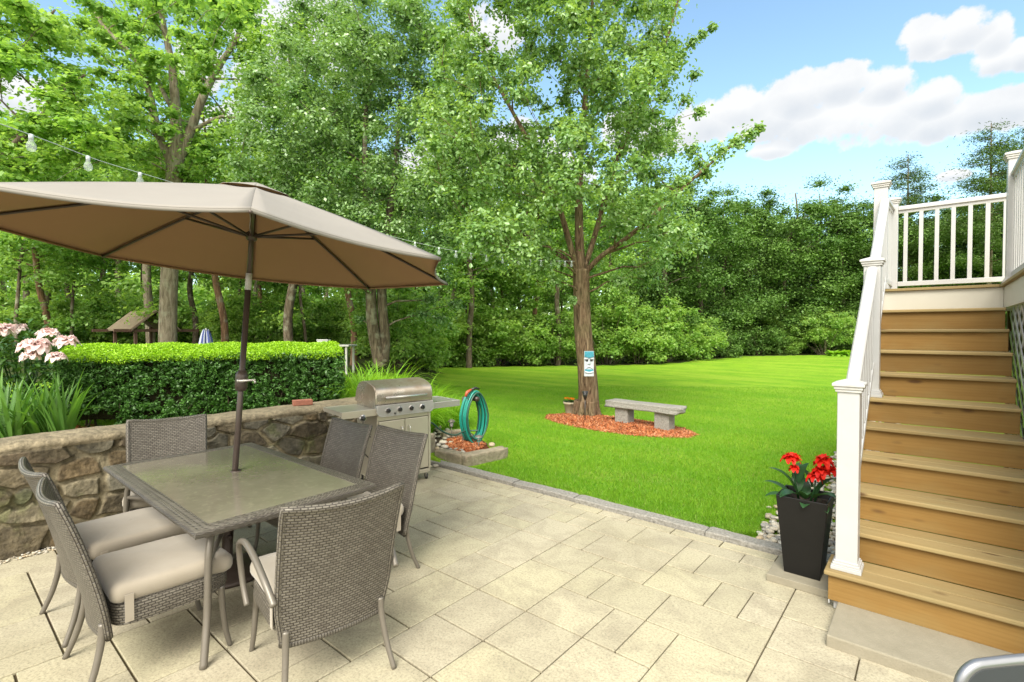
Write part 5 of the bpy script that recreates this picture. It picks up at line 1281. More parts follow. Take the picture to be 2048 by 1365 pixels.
lb_ = [tuple(L0p(1166, 545)), tuple(L0p(1190, 470, .3)), tuple(L0p(1230, 330, .4)), tuple(L0p(1290, 190, .5)), tuple(L0p(1340, 60, .4)), tuple(L0p(1370, -60, .4))]
lc_ = [tuple(L0p(1168, 550)), tuple(L0p(1200, 515, -.2)), tuple(L0p(1262, 470, -.5)), tuple(L0p(1340, 400, -.7)), tuple(L0p(1430, 320, -.8)), tuple(L0p(1500, 265, -.8))]
ld_ = [tuple(L0p(1158, 545)), tuple(L0p(1120, 510, .2)), tuple(L0p(1050, 470, .5)), tuple(L0p(960, 430, .8)), tuple(L0p(900, 400, 1.0))]
cls = []; crd = []
def env_px(n, x0, x1, y0, y1, dd, rs, rad=(.35, .6), keep=None):
    k = 0
    while k < n:
        px, py = rs.uniform(x0, x1), rs.uniform(y0, y1)
        if keep is not None and not keep(px, py): continue
        dq = rs.uniform(-dd, dd)
        if abs(px - 1163) < 60 and py > 405 and dq < .9: continue
        cls.append(L0p(px, py, dq)); crd.append(rs.uniform(*rad)); k += 1
def in_crown(px, py):
    xl = np.interp(py, [-250, 0, 100, 200, 300, 400, 480, 545], [980, 905, 870, 850, 845, 870, 905, 960])
    xr = np.interp(py, [-250, 0, 100, 200, 300, 400, 480, 545], [1330, 1345, 1350, 1340, 1350, 1370, 1380, 1290])
    return xl < px < xr
env_px(680, 840, 1400, -260, 545, 2.2, rs, (.18, .40), in_crown)
for (px, py, dd, rd) in [(1500, 268, -.8, .16), (1475, 285, -.8, .2), (1440, 305, -.8, .26), (1400, 330, -.7, .3), (1520, 258, -.8, .09), (1360, 365, -.7, .34), (1410, 350, -.6, .24), (1385, 300, -.7, .24), (1360, 110, .3, .2), (1385, 85, .3, .14),
                         (1405, 70, .3, .10), (1425, 55, .3, .09), (1350, 130, .3, .24), (1390, 150, .2, .12), (1330, 60, .4, .26), (1370, 200, .2, .22), (1400, 225, .1, .14), (1340, 250, .0, .28), (1395, 490, -.3, .18), (1375, 500, -.3, .25),
                         (1330, 520, -.2, .32), (1300, 20, .3, .3), (1345, -20, .3, .3), (1410, 485, -.3, .11), (840, 300, .4, .2), (1110, 560, -.5, .18), (1085, 540, .2, .3), (1240, 560, -.3, .26), (1290, 560, .3, .28), (1145, 600, -.4, .08)]:
    cls.append(L0p(px, py, dd)); crd.append(rd)
cls = np.array(cls); crd = np.array(crd)
r0_ = .235
wood([(trunk, [.25, .205, .185, .175, .165, .165]), (lead, [.10, .085, .07, .055, .035, .015]), (la, [.065, .06, .05, .04, .025, .01]), (lb_, [.06, .055, .048, .038, .025, .01]), (lc_, [.055, .05, .042, .03, .02, .008]), (ld_, [.05, .045, .035, .025, .012])],
     cls, rs, 'wood', M['barkmain'], lt, rbase=.035, rtip=.006)
V, F, C = clump_leaves(cls, crd, 200, .072, rs, .8, .72, True, upb=.7, droop=.5, gauss=True)
np_mesh('crown', V, F, M['leaf_main'], lt, C)
# roots flare
mb = MB()
for k in range(7):
    a = k / 7 * 6.28 + .3; mb.tube(spline([(.17 * math.cos(a), .17 * math.sin(a), .30), (.22 * math.cos(a), .22 * math.sin(a), .10), (.31 * math.cos(a), .31 * math.sin(a), -.03)], 5), [.09, .085, .08, .075, .07, .065, .06, .055, .05, .045, .03], 8)
mb.build('root_flare', M['barkmain'], lt, smooth=True)

# ---- the dense double-trunked tree behind the hedge end
rs = np.random.default_rng(102)
D1 = 12.5; b1 = PD(760, 722, D1); b1[2] = float(terrain(b1[0], b1[1]))
dt = empty('dense_tree', b1, 0, 'dense dark green tree with two dark trunks rising behind the daylilies', 'tree')
def L1p(px, py, dd=0): return local_px(b1, px, py, D1, dd)
t1 = [tuple(L1p(762, 735)), tuple(L1p(752, 690)), tuple(L1p(744, 640)), tuple(L1p(742, 590)), tuple(L1p(738, 480)), tuple(L1p(730, 330)), tuple(L1p(735, 120))]
t2 = [tuple(L1p(764, 725)), tuple(L1p(770, 680, .1)), tuple(L1p(764, 600, .1)), tuple(L1p(768, 500, .2)), tuple(L1p(790, 350, .2)), tuple(L1p(800, 180, .2))]
def in_dense(px, py):
    xl = np.interp(py, [-80, 0, 60, 150, 230, 300, 400, 500, 560], [650, 600, 540, 505, 480, 470, 490, 560, 640])
    xr = np.interp(py, [-80, 0, 60, 150, 230, 300, 400, 500, 560], [800, 850, 890, 920, 945, 950, 940, 930, 880])
    return xl < px < xr
C1 = []; R1 = []
while len(C1) < 340:
    px, py = rs.uniform(460, 970), rs.uniform(-70, 550)
    if in_dense(px, py): C1.append(L1p(px, py, rs.uniform(-2.3, 2.3))); R1.append(rs.uniform(.35, .62))
for (px, py, rd) in [(890, 560, .3), (860, 600, .3), (880, 640, .28), (840, 630, .26), (910, 610, .22), (720, 640, .15), (735, 600, .14)]: C1.append(L1p(px, py, .3)); R1.append(rd)
C1 = np.array(C1); R1 = np.array(R1)
wood([(t1, [.17, .15, .14, .13, .11, .07, .02]), (t2, [.17, .13, .12, .11, .08, .02])], C1, rs, 'w', M['barkdark'], dt, rbase=.045)
V, F, C = clump_leaves(C1, R1, 480, .085, rs, .62, .60, False, upb=.9, droop=.3, gauss=True)
np_mesh('crown', V, F, M['leaf_dense'], dt, C)

# ---- the tall forked tree on the left
rs = np.random.default_rng(103)
D2 = 15.0; b2 = PD(335, 690, D2); b2[2] = float(terrain(b2[0], b2[1]))
mt = empty('tall_forked_tree', b2, 0, 'tall open tree at the left with a thick grey trunk forking high above the umbrella', 'tree')
def L2p(px, py, dd=0): return local_px(b2, px, py, D2, dd)
t1 = [(0, 0, -.2), tuple(L2p(336, 640)), tuple(L2p(340, 520)), tuple(L2p(345, 400)), tuple(L2p(350, 330)), tuple(L2p(352, 240)), tuple(L2p(343, 130)), tuple(L2p(322, 20)), tuple(L2p(310, -120))]
t2 = [tuple(L2p(348, 340)), tuple(L2p(318, 270, -.3)), tuple(L2p(300, 190, -.4)), tuple(L2p(270, 120, -.5)), tuple(L2p(205, 50, -.6)), tuple(L2p(160, -20, -.6))]
t3 = [tuple(L2p(352, 335)), tuple(L2p(385, 250, .3)), tuple(L2p(410, 185, .4)), tuple(L2p(440, 130, .4)), tuple(L2p(480, 60, .5)), tuple(L2p(500, -60, .5))]
t4 = [tuple(L2p(350, 230)), tuple(L2p(320, 170, .4)), tuple(L2p(290, 90, .6)), tuple(L2p(275, 50, .7)), tuple(L2p(310, -20, .7))]
t5 = [tuple(L2p(385, 262, .3)), tuple(L2p(440, 235, .1)), tuple(L2p(475, 235, .0)), tuple(L2p(500, 215, .0))]
C2 = []; R2 = []
for (x, y, sx_, sy_, n) in [(250, 60, 90, 60, 24), (160, 40, 70, 50, 14), (300, 130, 50, 50, 12), (430, 60, 70, 60, 20), (480, 20, 60, 50, 12), (380, 10, 70, 50, 12), (260, 220, 60, 50, 14), (410, 160, 30, 40, 6), (250, 300, 90, 40, 14), (420, 320, 80, 40, 16), (350, -40, 150, 50, 20), (500, 110, 40, 40, 6), (200, 130, 50, 40, 8), (330, 240, 30, 40, 4)]:
    for _ in range(n): C2.append(L2p(rs.normal(x, sx_ * .6), rs.normal(y, sy_ * .6), rs.normal(0, 1.2))); R2.append(rs.uniform(.25, .6))
C2 = np.array(C2); R2 = np.array(R2)
wood([(t1, [.27, .24, .23, .22, .23, .15, .10, .07, .03]), (t2, [.11, .10, .085, .07, .045, .02]), (t3, [.14, .13, .115, .09, .06, .03]), (t4, [.07, .06, .05, .04, .02]), (t5, [.07, .05, .04, .02])], C2, rs, 'w', M['barkpale'], mt, rbase=.05)
V, F, C = clump_leaves(C2, R2, 210, .13, rs, .5, .75, False, upb=.9, gauss=True)
np_mesh('crown', V, F, M['leaf_maple'], mt, C)

# ---- the near maple whose boughs hang in from the left edge
rs = np.random.default_rng(104)
D3 = 11.5; b3 = PD(-60, 700, D3); b3[2] = float(terrain(b3[0], b3[1]))
nt = empty('overhanging_maple', b3, 0, 'spreading maple with broad green boughs reaching in from the left edge above the umbrella', 'tree')
def L3p(px, py, dd=0): return local_px(b3, px, py, D3, dd)
t1 = [(0, 0, -.2), tuple(L3p(-70, 560)), tuple(L3p(-90, 400)), tuple(L3p(-80, 250)), tuple(L3p(-100, 60)), tuple(L3p(-90, -150))]
t2 = [tuple(L3p(-88, 380)), tuple(L3p(-20, 330, -.2)), tuple(L3p(60, 260, -.3)), tuple(L3p(120, 190, -.4)), tuple(L3p(170, 150, -.4))]
t3 = [tuple(L3p(-80, 250)), tuple(L3p(-20, 160, .3)), tuple(L3p(60, 80, .4)), tuple(L3p(110, 20, .5))]
C3 = []; R3 = []
for (x, y, sx_, sy_, n) in [(-40, 60, 110, 80, 34), (70, 40, 60, 45, 14), (50, 130, 50, 40, 10), (120, 220, 55, 40, 16), (60, 280, 90, 50, 20), (-60, 280, 80, 80, 26), (190, 290, 50, 30, 10), (20, 380, 80, 50, 14), (-100, -80, 120, 80, 20), (150, 160, 20, 30, 4)]:
    for _ in range(n): C3.append(L3p(rs.normal(x, sx_ * .6), rs.normal(y, sy_ * .6), rs.normal(0, 1.0))); R3.append(rs.uniform(.22, .5))
C3 = np.array(C3); R3 = np.array(R3)
wood([(t1, [.22, .19, .17, .14, .09, .03]), (t2, [.09, .075, .06, .04, .02]), (t3, [.09, .07, .05, .02])], C3, rs, 'w', M['barkdark'], nt, rbase=.04)
V, F, C = clump_leaves(C3, R3, 220, .12, rs, .40, .75, False, upb=1.3, gauss=True)
np_mesh('crown', V, F, M['leaf_maple'], nt, C)

# ---- woodland trees: a few built ones, copied
def woodland_tree(seed, H, cz, ch, cr, ncl, per, lsize, mat, bark, tr=.14, name='woodland_tree', flat=.55, lean=.03, crad=(.5, 1.0), low=0):
    rs = np.random.default_rng(seed); o = empty(name)
    x = 0; pts = []
    for k in range(7): pts.append((x, rs.normal(0, .05) * k, H * .93 * k / 6 - .2)); x += rs.normal(lean, .10) * H / 9
    cl = envelope_clumps(ncl, (pts[4][0], pts[4][1], cz), (cr, cr, ch), rs, .25)
    if low: cl = np.concatenate([cl, np.stack([rs.normal(0, cr * .5, low), rs.normal(0, cr * .5, low), rs.uniform(1.5, cz - ch * .6, low)], 1)])
    rad = rs.uniform(*crad, len(cl))
    wood([(pts, [tr * 1.15, tr, tr * .92, tr * .8, tr * .6, tr * .35, .03])], cl, rs, 'w', bark, o, rbase=.05, sides=5, tside=10, nlimb=int(ncl * .7))
    V, F, C = clump_leaves(cl, rad, per * 1.0, lsize * .88, rs, flat, .7, False, upb=1.0, gauss=True)
    np_mesh('crown', V, F, mat, o, C); return o
def shrub(seed, h, w, ncl, per, lsize, mat, name='shrub'):
    rs = np.random.default_rng(seed); o = empty(name)
    cl = []
    while len(cl) < ncl:
        d = rs.normal(0, 1, 3); d /= np.linalg.norm(d); q = d * rs.random() ** .4; 
        if q[2] < -.72: continue
        cl.append((q[0] * w * (1 if q[2] > -.3 else .92), q[1] * w * (1 if q[2] > -.3 else .92), h * .42 + q[2] * h * .5))
    cl = np.array(cl); rad = rs.uniform(.22, .42, ncl) * (h / 2.2) ** .5
    st_ = MB()
    for k in range(0, ncl, 3): st_.tube([(cl[k][0] * .15, cl[k][1] * .15, -.1), (cl[k][0] * .6, cl[k][1] * .6, cl[k][2] * .6), tuple(cl[k])], [.022, .015, .006], 5, cap=False)
    st_.build('stems', M['barkdark'], o, smooth=True)
    V, F, C = clump_leaves(cl, rad, per, lsize, rs, .65, .62, False, upb=1.0, gauss=True)
    np_mesh('foliage', V, F, mat, o, C); return o
used_proto = set()
def put_plant(proto, px, dep, rot=None, s=1.0, label=None, cat='tree', group=None, sz=None):
    o = proto if id(proto) not in used_proto else copy_tree(proto); used_proto.add(id(proto))
    p = PD(px, 660, dep); z = float(terrain(p[0], p[1])); o.location = (p[0], p[1], z - .02)
    o.rotation_euler = (0, 0, rnd.uniform(0, 6.28) if rot is None else rot); o.scale = (s, s, s if sz is None else sz)
    tag(o, label, cat, group); return o
WA = woodland_tree(201, 12.5, 8.3, 3.8, 2.8, 62, 210, .20, M['leaf_wood'], M['barkdark'], .15, low=6)
WB = woodland_tree(202, 13.5, 8.8, 4.2, 2.6, 56, 220, .20, M['leaf_maple'], M['barkpale'], .16, low=5)
WC = woodland_tree(203, 11.0, 7.0, 3.8, 2.4, 50, 220, .19, M['leaf_wood'], M['barkred'], .13, low=8)
WD = woodland_tree(204, 10.0, 6.6, 3.2, 2.2, 44, 220, .18, M['leaf_maple'], M['barkdark'], .07, low=10, lean=.05)
KA = woodland_tree(205, 10.8, 6.3, 4.4, 3.6, 85, 470, .15, M['leaf_dark'], M['barkdark'], .16, name='dark_tree', crad=(.6, 1.15), low=10)
KB = woodland_tree(206, 11.5, 6.6, 4.8, 3.2, 80, 470, .15, M['leaf_dark'], M['barkdark'], .16, name='dark_tree', crad=(.6, 1.1), low=12)
KC = woodland_tree(207, 9.5, 5.2, 4.0, 3.0, 72, 470, .145, M['leaf_dark'], M['barkdark'], .14, name='dark_tree', crad=(.55, 1.05), low=12)
def pine(seed, H):
    rs = np.random.default_rng(seed); o = empty('pine_tree'); mb = MB(); mb.tube([(0, 0, -.2), (.05, 0, H * .5), (0, .05, H)], [.16, .11, .02], 10); mb.build('trunk', M['barkdark'], o, smooth=True)
    Pl = []; N = []; lb = MB()
    for k in range(46):
        z = H * (.38 + .6 * (k / 46)) + rs.normal(0, .1); L = (1 - (z / H) ** 2) * 3.6 * rs.uniform(.5, 1.1) + .25; a = rs.uniform(0, 6.28); up = rs.uniform(.0, .25)
        e = np.array([math.cos(a) * L, math.sin(a) * L, z + L * up]); s = np.array([0, 0, z]); lb.tube([tuple(s), tuple((s + e) / 2 + np.array([0, 0, -.05])), tuple(e)], [.03, .02, .006], 5, cap=False)
        m = int(300 * L); t = rs.uniform(.3, 1.05, m) ** .8; P = s + (e - s) * t[:, None] + rs.normal(0, 1, (m, 3)) * np.array([.22, .22, .09]) * (1 + t[:, None]); Pl.append(P); N.append(np.tile([0, 0, 1.], (m, 1)))
    lb.build('branchwork', M['barkdark'], o, smooth=True)
    P = np.concatenate(Pl); N = np.concatenate(N); V, F, C = leaf_arrays(P, N, .17, rs, .28, False, np.stack([rs.random(len(P)), np.zeros(len(P))], 1)); np_mesh('needles', V, F, M['leaf_pine'], o, C); return o
PN = pine(208, 13.5)
SA = shrub(301, 2.6, 1.6, 62, 240, .13, M['leaf_wood']); SB = shrub(302, 3.6, 1.9, 84, 240, .15, M['leaf_wood']); SC = shrub(303, 2.0, 1.5, 56, 240, .12, M['leaf_dark']); SD = shrub(304, 3.2, 1.5, 66, 250, .15, M['leaf_maple'])

# trunks that can be told apart, left to right
MARK = [(40, 17, WD, 1.0, 'thin dark woodland tree farthest left, seen under the umbrella canopy', None), (95, 19, WC, 1.0, 'woodland tree with leaning trunk left of the shed roof', None), (150, 19.5, WD, .95, 'slim dark sapling just left of the shed roof', None),
        (304, 19, WB, 1.1, 'pale barked woodland tree just left of the thick forked trunk', None), (447, 17.5, WC, 1.05, 'brown trunked woodland tree right of the folded blue umbrella', None), (514, 20, WB, .7, 'thin pale woodland tree right of the patio umbrella pole', None),
        (583, 14.5, WA, 1.0, 'lichened grey trunked woodland tree rising straight from the middle of the hedge', None), (612, 21, WD, 1.0, 'slim sapling between the lichened trunk and the reddish trunk', None), (706, 16, WC, .95, 'reddish trunked woodland tree above the right end of the hedge', None),
        (905, 24, WB, .7, 'thin pale woodland tree right of the umbrella tip', None), (938, 22.5, WA, .95, 'leaning dark trunked woodland tree between umbrella tip and lawn tree', None), (1068, 24.5, WC, 1.0, 'dark straight woodland tree at the lawn edge left of the lawn tree', None), (1115, 24, WA, .9, 'dark woodland tree right behind the left side of the lawn tree trunk', None),
        (1005, 26, WD, 1.0, 'slim woodland sapling midway between umbrella tip and lawn tree', None), (1215, 25, WD, 1.0, 'slim woodland tree just right of the lawn tree trunk', None)]
for px, dep, pr_, s, lab, _ in MARK: put_plant(pr_, px, dep, None, s * (.85 if px < 800 else .92), lab)
G1 = 'woodland trees deep behind the hedge and lawn'
for k in range(34):
    px = -260 + k * 46 + rnd.uniform(-16, 16); dep = rnd.uniform(19, 36) if px < 850 else rnd.uniform(26, 38)
    pr_ = rnd.choice([WA, WB, WC, WD, WA, WB]); hh = 1.7 + (.42 if px < 800 else .34) * dep
    put_plant(pr_, px, dep, None, hh / {id(WA): 12.5, id(WB): 13.5, id(WC): 11.5, id(WD): 10.5}[id(pr_)] * rnd.uniform(.82, 1.0), 'leafy woodland tree lost among others deep in the wood behind hedge and lawn', 'tree', G1)
# understory between the trunks
G2 = 'undergrowth bushes inside the wood'
for k in range(46):
    px = -220 + k * 24 + rnd.uniform(-10, 10); dep = rnd.uniform(18, 30) if px < 840 else rnd.uniform(25.5, 30)
    if (170 < px < 400 or 560 < px < 740) and dep < 22.5: dep += 6
    put_plant(rnd.choice([SA, SB, SD, SD]), px, dep, None, rnd.uniform(.7, 1.15), 'light green undergrowth bush between trunks inside the wood', 'bush', G2)
# bushes along the lawn edge
EDGE = [(790, 15.5, SB, .75, 'bush right beside the twin dark trunks behind the daylilies'), (835, 18, SA, .85, 'bush behind the right end of the daylilies'), (880, 23.4, SB, .9, 'first bush along the far lawn edge, behind the grill'),
        (935, 23.8, SA, 1.05, 'low bush on the far lawn edge, second behind the grill'), (990, 24.0, SB, .95, 'rounded bush on the far lawn edge midway between grill and lawn tree'), (1050, 24.2, SA, 1.1, 'bush on the far lawn edge just left of the lawn tree'),
        (1110, 24.4, SB, .85, 'bush on the far lawn edge touching the left side of the lawn tree trunk'), (1215, 24.8, SB, 1.0, 'bush on the far lawn edge right of the lawn tree trunk'), (1275, 25, SA, 1.25, 'bush on the far lawn edge behind the stone bench'),
        (1330, 25.5, SB, .95, 'bush on the far lawn edge above the right end of the stone bench'), (1385, 27, SA, 1.1, 'low light green bush at the bend of the far lawn edge'), (1440, 29.5, SC, 1.0, 'dark low bush just right of the bend of the lawn edge'),
        (1520, 32.5, SC, 1.1, 'dark bush below the dark trees left of the round ornamental tree'), (1575, 33, SA, .7, 'small spreading green bush just left of the round ornamental tree'), (1710, 33.2, SC, 1.0, 'dark bush half hidden behind the stair railing post')]
for px, dep, pr_, s, lab in EDGE: put_plant(pr_, px, dep, None, s, lab, 'bush')
DK = [(1330, 29, KA, 1.0, 'dark tree directly right of the lawn tree crown'), (1395, 31, KC, 1.05, 'dark tree at the left of the dark tree wall behind the lawn bend'), (1450, 34, KB, .95, 'dark rounded tree second from the left of the dark tree wall'),
      (1510, 35.5, KA, 1.02, 'broad dark tree in the middle of the dark tree wall'), (1572, 35, KC, 1.2, 'dark tree just left of the round ornamental tree'), (1635, 36.5, KB, 1.02, 'dark tree rising behind the round ornamental tree'),
      (1700, 36, KA, 1.08, 'dark tree left beside the top stair post'), (1765, 37, KB, .98, 'dark tree behind the first balusters of the deck railing'), (1830, 35, KC, 1.12, 'dark tree behind the middle of the deck railing'),
      (1900, 36, KA, 1.0, 'dark tree behind the right half of the deck railing'), (1975, 35, KB, 1.0, 'dark tree behind the right end of the deck railing'), (2060, 33, KC, 1.2, 'dark tree hidden behind the deck corner post')]
for px, dep, pr_, s, lab in DK: put_plant(pr_, px, dep, None, s * 1.06, lab)
for k in range(16):
    put_plant(rnd.choice([KA, KB, KC]), 1290 + k * 58 + rnd.uniform(-15, 15), rnd.uniform(41, 47), None, rnd.uniform(.9, 1.1), 'dark tree in the second row behind the dark tree wall', 'tree', 'second row of dark trees')
for k in range(14): put_plant(SC if k % 2 else SB, 1300 + k * 60, rnd.uniform(33.5, 36.5), None, rnd.uniform(.8, 1.2), 'shaded bush at the foot of the dark tree wall', 'bush', 'shaded bushes under the dark trees')
put_plant(PN, 1812, 34, None, 1.0, 'airy pine standing above the first balusters of the deck railing'); put_plant(PN, 1975, 30, None, 1.03, 'tall airy pine beside the deck corner post'); put_plant(PN, 2040, 33, None, 1.1, 'pine farthest right behind the deck corner post'); put_plant(PN, 1680, 44, None, .92, 'thin pine top poking above the dark trees left of the stair post')
RT_ = shrub(320, 2.6, 1.9, 60, 300, .12, M['leaf_wood'], 'ornamental_tree'); 
mb = MB(); mb.tube([(0, 0, -.1), (.02, 0, .8), (0, .05, 1.6)], [.06, .05, .03], 8); mb.build('trunk', M['barkpale'], RT_, smooth=True)
for ch in RT_.children:
    if ch.name.startswith('foliage'): ch.location = (0, 0, .45)
put_plant(RT_, 1650, 32, 1.0, 1.0, 'small round light green ornamental tree at the far right of the lawn')
# hostas
def hosta(seed):
    o = empty('hosta_plant'); mb = MB(); rq = random.Random(seed)
    for k in range(34):
        a = rq.uniform(0, 6.28); e = rq.uniform(.3, 1.2); mb.col = (rq.random(), rq.random(), 0); leaf_blade(mb, (0, 0, .02), (math.cos(a) * math.cos(e), math.sin(a) * math.cos(e), math.sin(e)), rq.uniform(.35, .55), .22, 1.3, .2, 5)
    mb.build('leaves', M['leaf_lily'], o); return o
HO = hosta(5)
for k, (px, dep) in enumerate([(1668, 30.5), (1684, 30.2), (1700, 30.6), (1716, 30.0)]): put_plant(HO, px, dep, None, 1.3, 'pale hosta in the row by the far lawn edge beside the stair post', 'plant', 'hostas by the far lawn edge')

# far-off wood that reads as one mass, closing the gaps
rs = np.random.default_rng(400); n = 90000
az_ = rs.uniform(-250, 2500, n); dd_ = rs.uniform(44, 62, n); top = 9.5 + 2.2 * np.sin(az_ * .013) + 1.4 * np.sin(az_ * .037 + 2) + .8 * np.sin(az_ * .11)
zz_ = rs.random(n) ** .85 * top
P = CC[None] + (Y3[None] + RT[None] * ((az_ - CXP) / PXF)[:, None]) * dd_[:, None]; P[:, 2] = zz_
ct = .5 + .5 * np.sin(az_ * .05 + zz_ * .9)
V, F, C = leaf_arrays(P, np.tile([0, 0, .8], (n, 1)) - Y3 * .4, .62, rs, .7, False, np.stack([ct, np.zeros(n)], 1))
fmd = np.where(az_ < 1290, 1, 0)
tag(np_mesh('distant_wood', V, F, [M['leaf_dark'], M['leaf_wood']], None, C, fmat=fmd), 'far-off wood closing the view behind the nearer trees', 'wood', kind='stuff')

# ================================================================ hedge
rs = np.random.default_rng(500)
hA, hB = np.array([-7.15, .93]), np.array([-6.02, 3.62]); hd2 = (hB - hA) / np.linalg.norm(hB - hA); hn = np.array([hd2[1], -hd2[0]]); HL = float(np.linalg.norm(hB - hA)); HT = 1.15
hg = empty('clipped_hedge', (hA[0], hA[1], .60), 0, 'long clipped dark green yew hedge with bright yellow-green new growth on top', 'hedge')
def hw_pt(l, t, z): p = hA + hd2 * l - hn * t; return np.stack([p[..., 0] - hA[0], p[..., 1] - hA[1], z], -1) if False else None
def hpts(l, t, z): return np.stack([hd2[0] * l - hn[0] * t, hd2[1] * l - hn[1] * t, z], -1)
m_ = 3400; zt2 = .80
side = rs.random(m_); l = rs.uniform(-.02, HL + .02, m_); t = rs.uniform(0, .16, m_) ** 1.0; z = rs.uniform(.06, zt2, m_)
top = side > .70; t = np.where(top, rs.uniform(0, HT, m_), t); z = np.where(top, zt2 - rs.uniform(0, .04, m_), z)
end = (side < .12); l = np.where(end, np.where(rs.random(m_) < .6, HL - rs.uniform(0, .10, m_), rs.uniform(0, .10, m_)), l); t = np.where(end, rs.uniform(0, HT, m_), t)
wob = .035 * np.sin(l * 5.1 + z * 6) + .025 * np.sin(l * 11 + 2 + z * 3); t = t + wob * (~top)
thin = (z < .20) & (rs.random(m_) < .25 + .7 * (np.sin(l * 2.9 + 1) > .75)); keep = ~thin
l, t, z, top = l[keep], t[keep], z[keep], top[keep]
cl = hpts(l, t, z); rad = rs.uniform(.035, .085, len(cl))
V, F, C = clump_leaves(cl, rad, 34, .038, rs, .7, .36, False, shell=.0, upb=.5)
o = np_mesh('foliage', V, F, M['leaf_yew'], hg, C)
n = 60000; l = rs.uniform(-.04, HL + .03, n); t = rs.uniform(-.03, HT, n); z = zt2 - .035 + rs.random(n) * (.07 + .10 * np.clip(t / .5, 0, 1)) + .012 * np.sin(l * 9) + np.where(t < .1, -rs.random(n) ** 2 * .03, 0)
V, F, C = leaf_arrays(hpts(l, t, z), np.tile([.0, 0., .25], (n, 1)), rs.uniform(.03, .05), rs, .30, False, np.stack([rs.random(n), np.clip(rs.normal(.85, .18, n), 0, 1)], 1))
np_mesh('new_growth', V, F, M['leaf_yew'], hg, C)
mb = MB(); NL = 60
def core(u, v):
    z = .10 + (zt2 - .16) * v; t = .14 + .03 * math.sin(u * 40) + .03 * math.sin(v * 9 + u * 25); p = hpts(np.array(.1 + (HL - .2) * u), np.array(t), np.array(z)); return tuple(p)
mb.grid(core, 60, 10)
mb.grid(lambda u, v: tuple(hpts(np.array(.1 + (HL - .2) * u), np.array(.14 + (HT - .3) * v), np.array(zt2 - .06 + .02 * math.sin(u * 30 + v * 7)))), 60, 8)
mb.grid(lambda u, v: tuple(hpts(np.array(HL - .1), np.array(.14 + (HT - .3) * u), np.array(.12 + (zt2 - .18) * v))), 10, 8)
M['hedge_inside'] = pbr('dark_hedge_core', (.018, .022, .008), .95, spec=.1, noise=(30, .7, (.035, .025, .015)), bump=(25, 1, .04))
mb.build('dark_core', M['hedge_inside'], hg, smooth=True)  # dark sheets added to block light and stand for shade inside the hedge
mb = MB()
for k in range(46):
    l0 = rs.uniform(.1, HL - .1); t0 = rs.uniform(.1, .7); p = hpts(np.array(l0), np.array(t0), np.array(-.05)); q = hpts(np.array(l0 + rs.normal(0, .12)), np.array(t0 - .05), np.array(.35)); mb.tube([tuple(p), tuple((p + q) / 2 + rs.normal(0, .02, 3)), tuple(q)], [.014, .010, .006], 5)
mb.build('stems', M['barkdark'], hg, smooth=True)

# ================================================================ daylilies, irises, peony
def blade_clump(name, seed, n, L, w, spread, mat, arch=(1.0, 2.2), e0=(1.1, 1.5), part='blades', seg=7):
    rq = random.Random(seed); o = empty(name); mb = MB()
    for k in range(n):
        a = rq.uniform(0, 6.28); q = rq.random() ** .5 * spread; e = rq.uniform(*e0); mb.col = (rq.random(), rq.random(), 0)
        leaf_blade(mb, (q * math.cos(a + 1), q * math.sin(a + 1), -.02), (math.cos(a) * math.cos(e), math.sin(a) * math.cos(e), math.sin(e)), rq.uniform(*L), rq.uniform(*w), rq.uniform(*arch), .35, seg, shape='blade')
    mb.build(part, mat, o, smooth=True); return o
DA = blade_clump('daylily_clump', 1, 170, (.55, 1.05), (.014, .024), .20, M['leaf_lily'], (.7, 2.4)); DB = blade_clump('daylily_clump', 2, 150, (.45, .9), (.014, .022), .18, M['leaf_lily'], (.9, 2.6))
k = 0
for (px, dep) in [(712, 7.0), (735, 7.4), (762, 7.1), (790, 7.5), (815, 7.2), (742, 8.0), (775, 8.1), (805, 8.2), (838, 7.9), (862, 8.2), (845, 8.7), (882, 8.6), (718, 7.7), (830, 7.3), (890, 9.1), (850, 8.0), (900, 8.8), (870, 9.0)]:
    put_plant([DA, DB][k % 2], px, dep, None, rnd.uniform(.85, 1.1) * (1 if px < 850 else .75), 'arching bright green daylily clump in the drift between hedge, grill and lawn', 'plant', 'daylilies behind the grill'); k += 1
IA = blade_clump('iris_clump', 3, 46, (.5, .82), (.030, .048), .10, M['leaf_iris'], (.1, .8), (1.25, 1.52)); IB = blade_clump('iris_clump', 4, 40, (.45, .75), (.028, .045), .10, M['leaf_iris'], (.1, 1.5), (1.1, 1.5))
for k, (px, dep, lab) in enumerate([(10, 4.75, 'iris clump with sword leaves at the left edge behind the wall'), (62, 4.95, 'iris clump with sword leaves behind the wall, between left edge and hedge'), (112, 5.0, 'iris clump with sword leaves touching the left end of the hedge'), (36, 5.3, 'iris clump in the second row under the peony blooms')]):
    put_plant([IA, IB][k % 2], px, dep, None, 1.0, lab, 'plant')
pe = empty('peony_bush', (0, 0, 0), 0, 'peony bush with big pale pink blooms left of the hedge', 'bush')
pc_ = PD(45, 660, 5.75); pe.location = (pc_[0], pc_[1], .78); rs = np.random.default_rng(9)
mb = MB()
for k in range(1300):
    d = rs.normal(0, 1, 3); d /= np.linalg.norm(d); d[2] = abs(d[2]); q = rs.uniform(.55, 1.0); p = np.array([d[0] * .75, d[1] * .6, .12 + d[2] * .93]) * q; a = math.atan2(d[1], d[0]) + rs.normal(0, .6); e = rs.uniform(-.2, .9)
    mb.col = (rs.random(), rs.random(), 0); leaf_blade(mb, tuple(p), (math.cos(a) * math.cos(e), math.sin(a) * math.cos(e), math.sin(e)), rs.uniform(.10, .17), rs.uniform(.035, .05), 1.0, .3, 4)
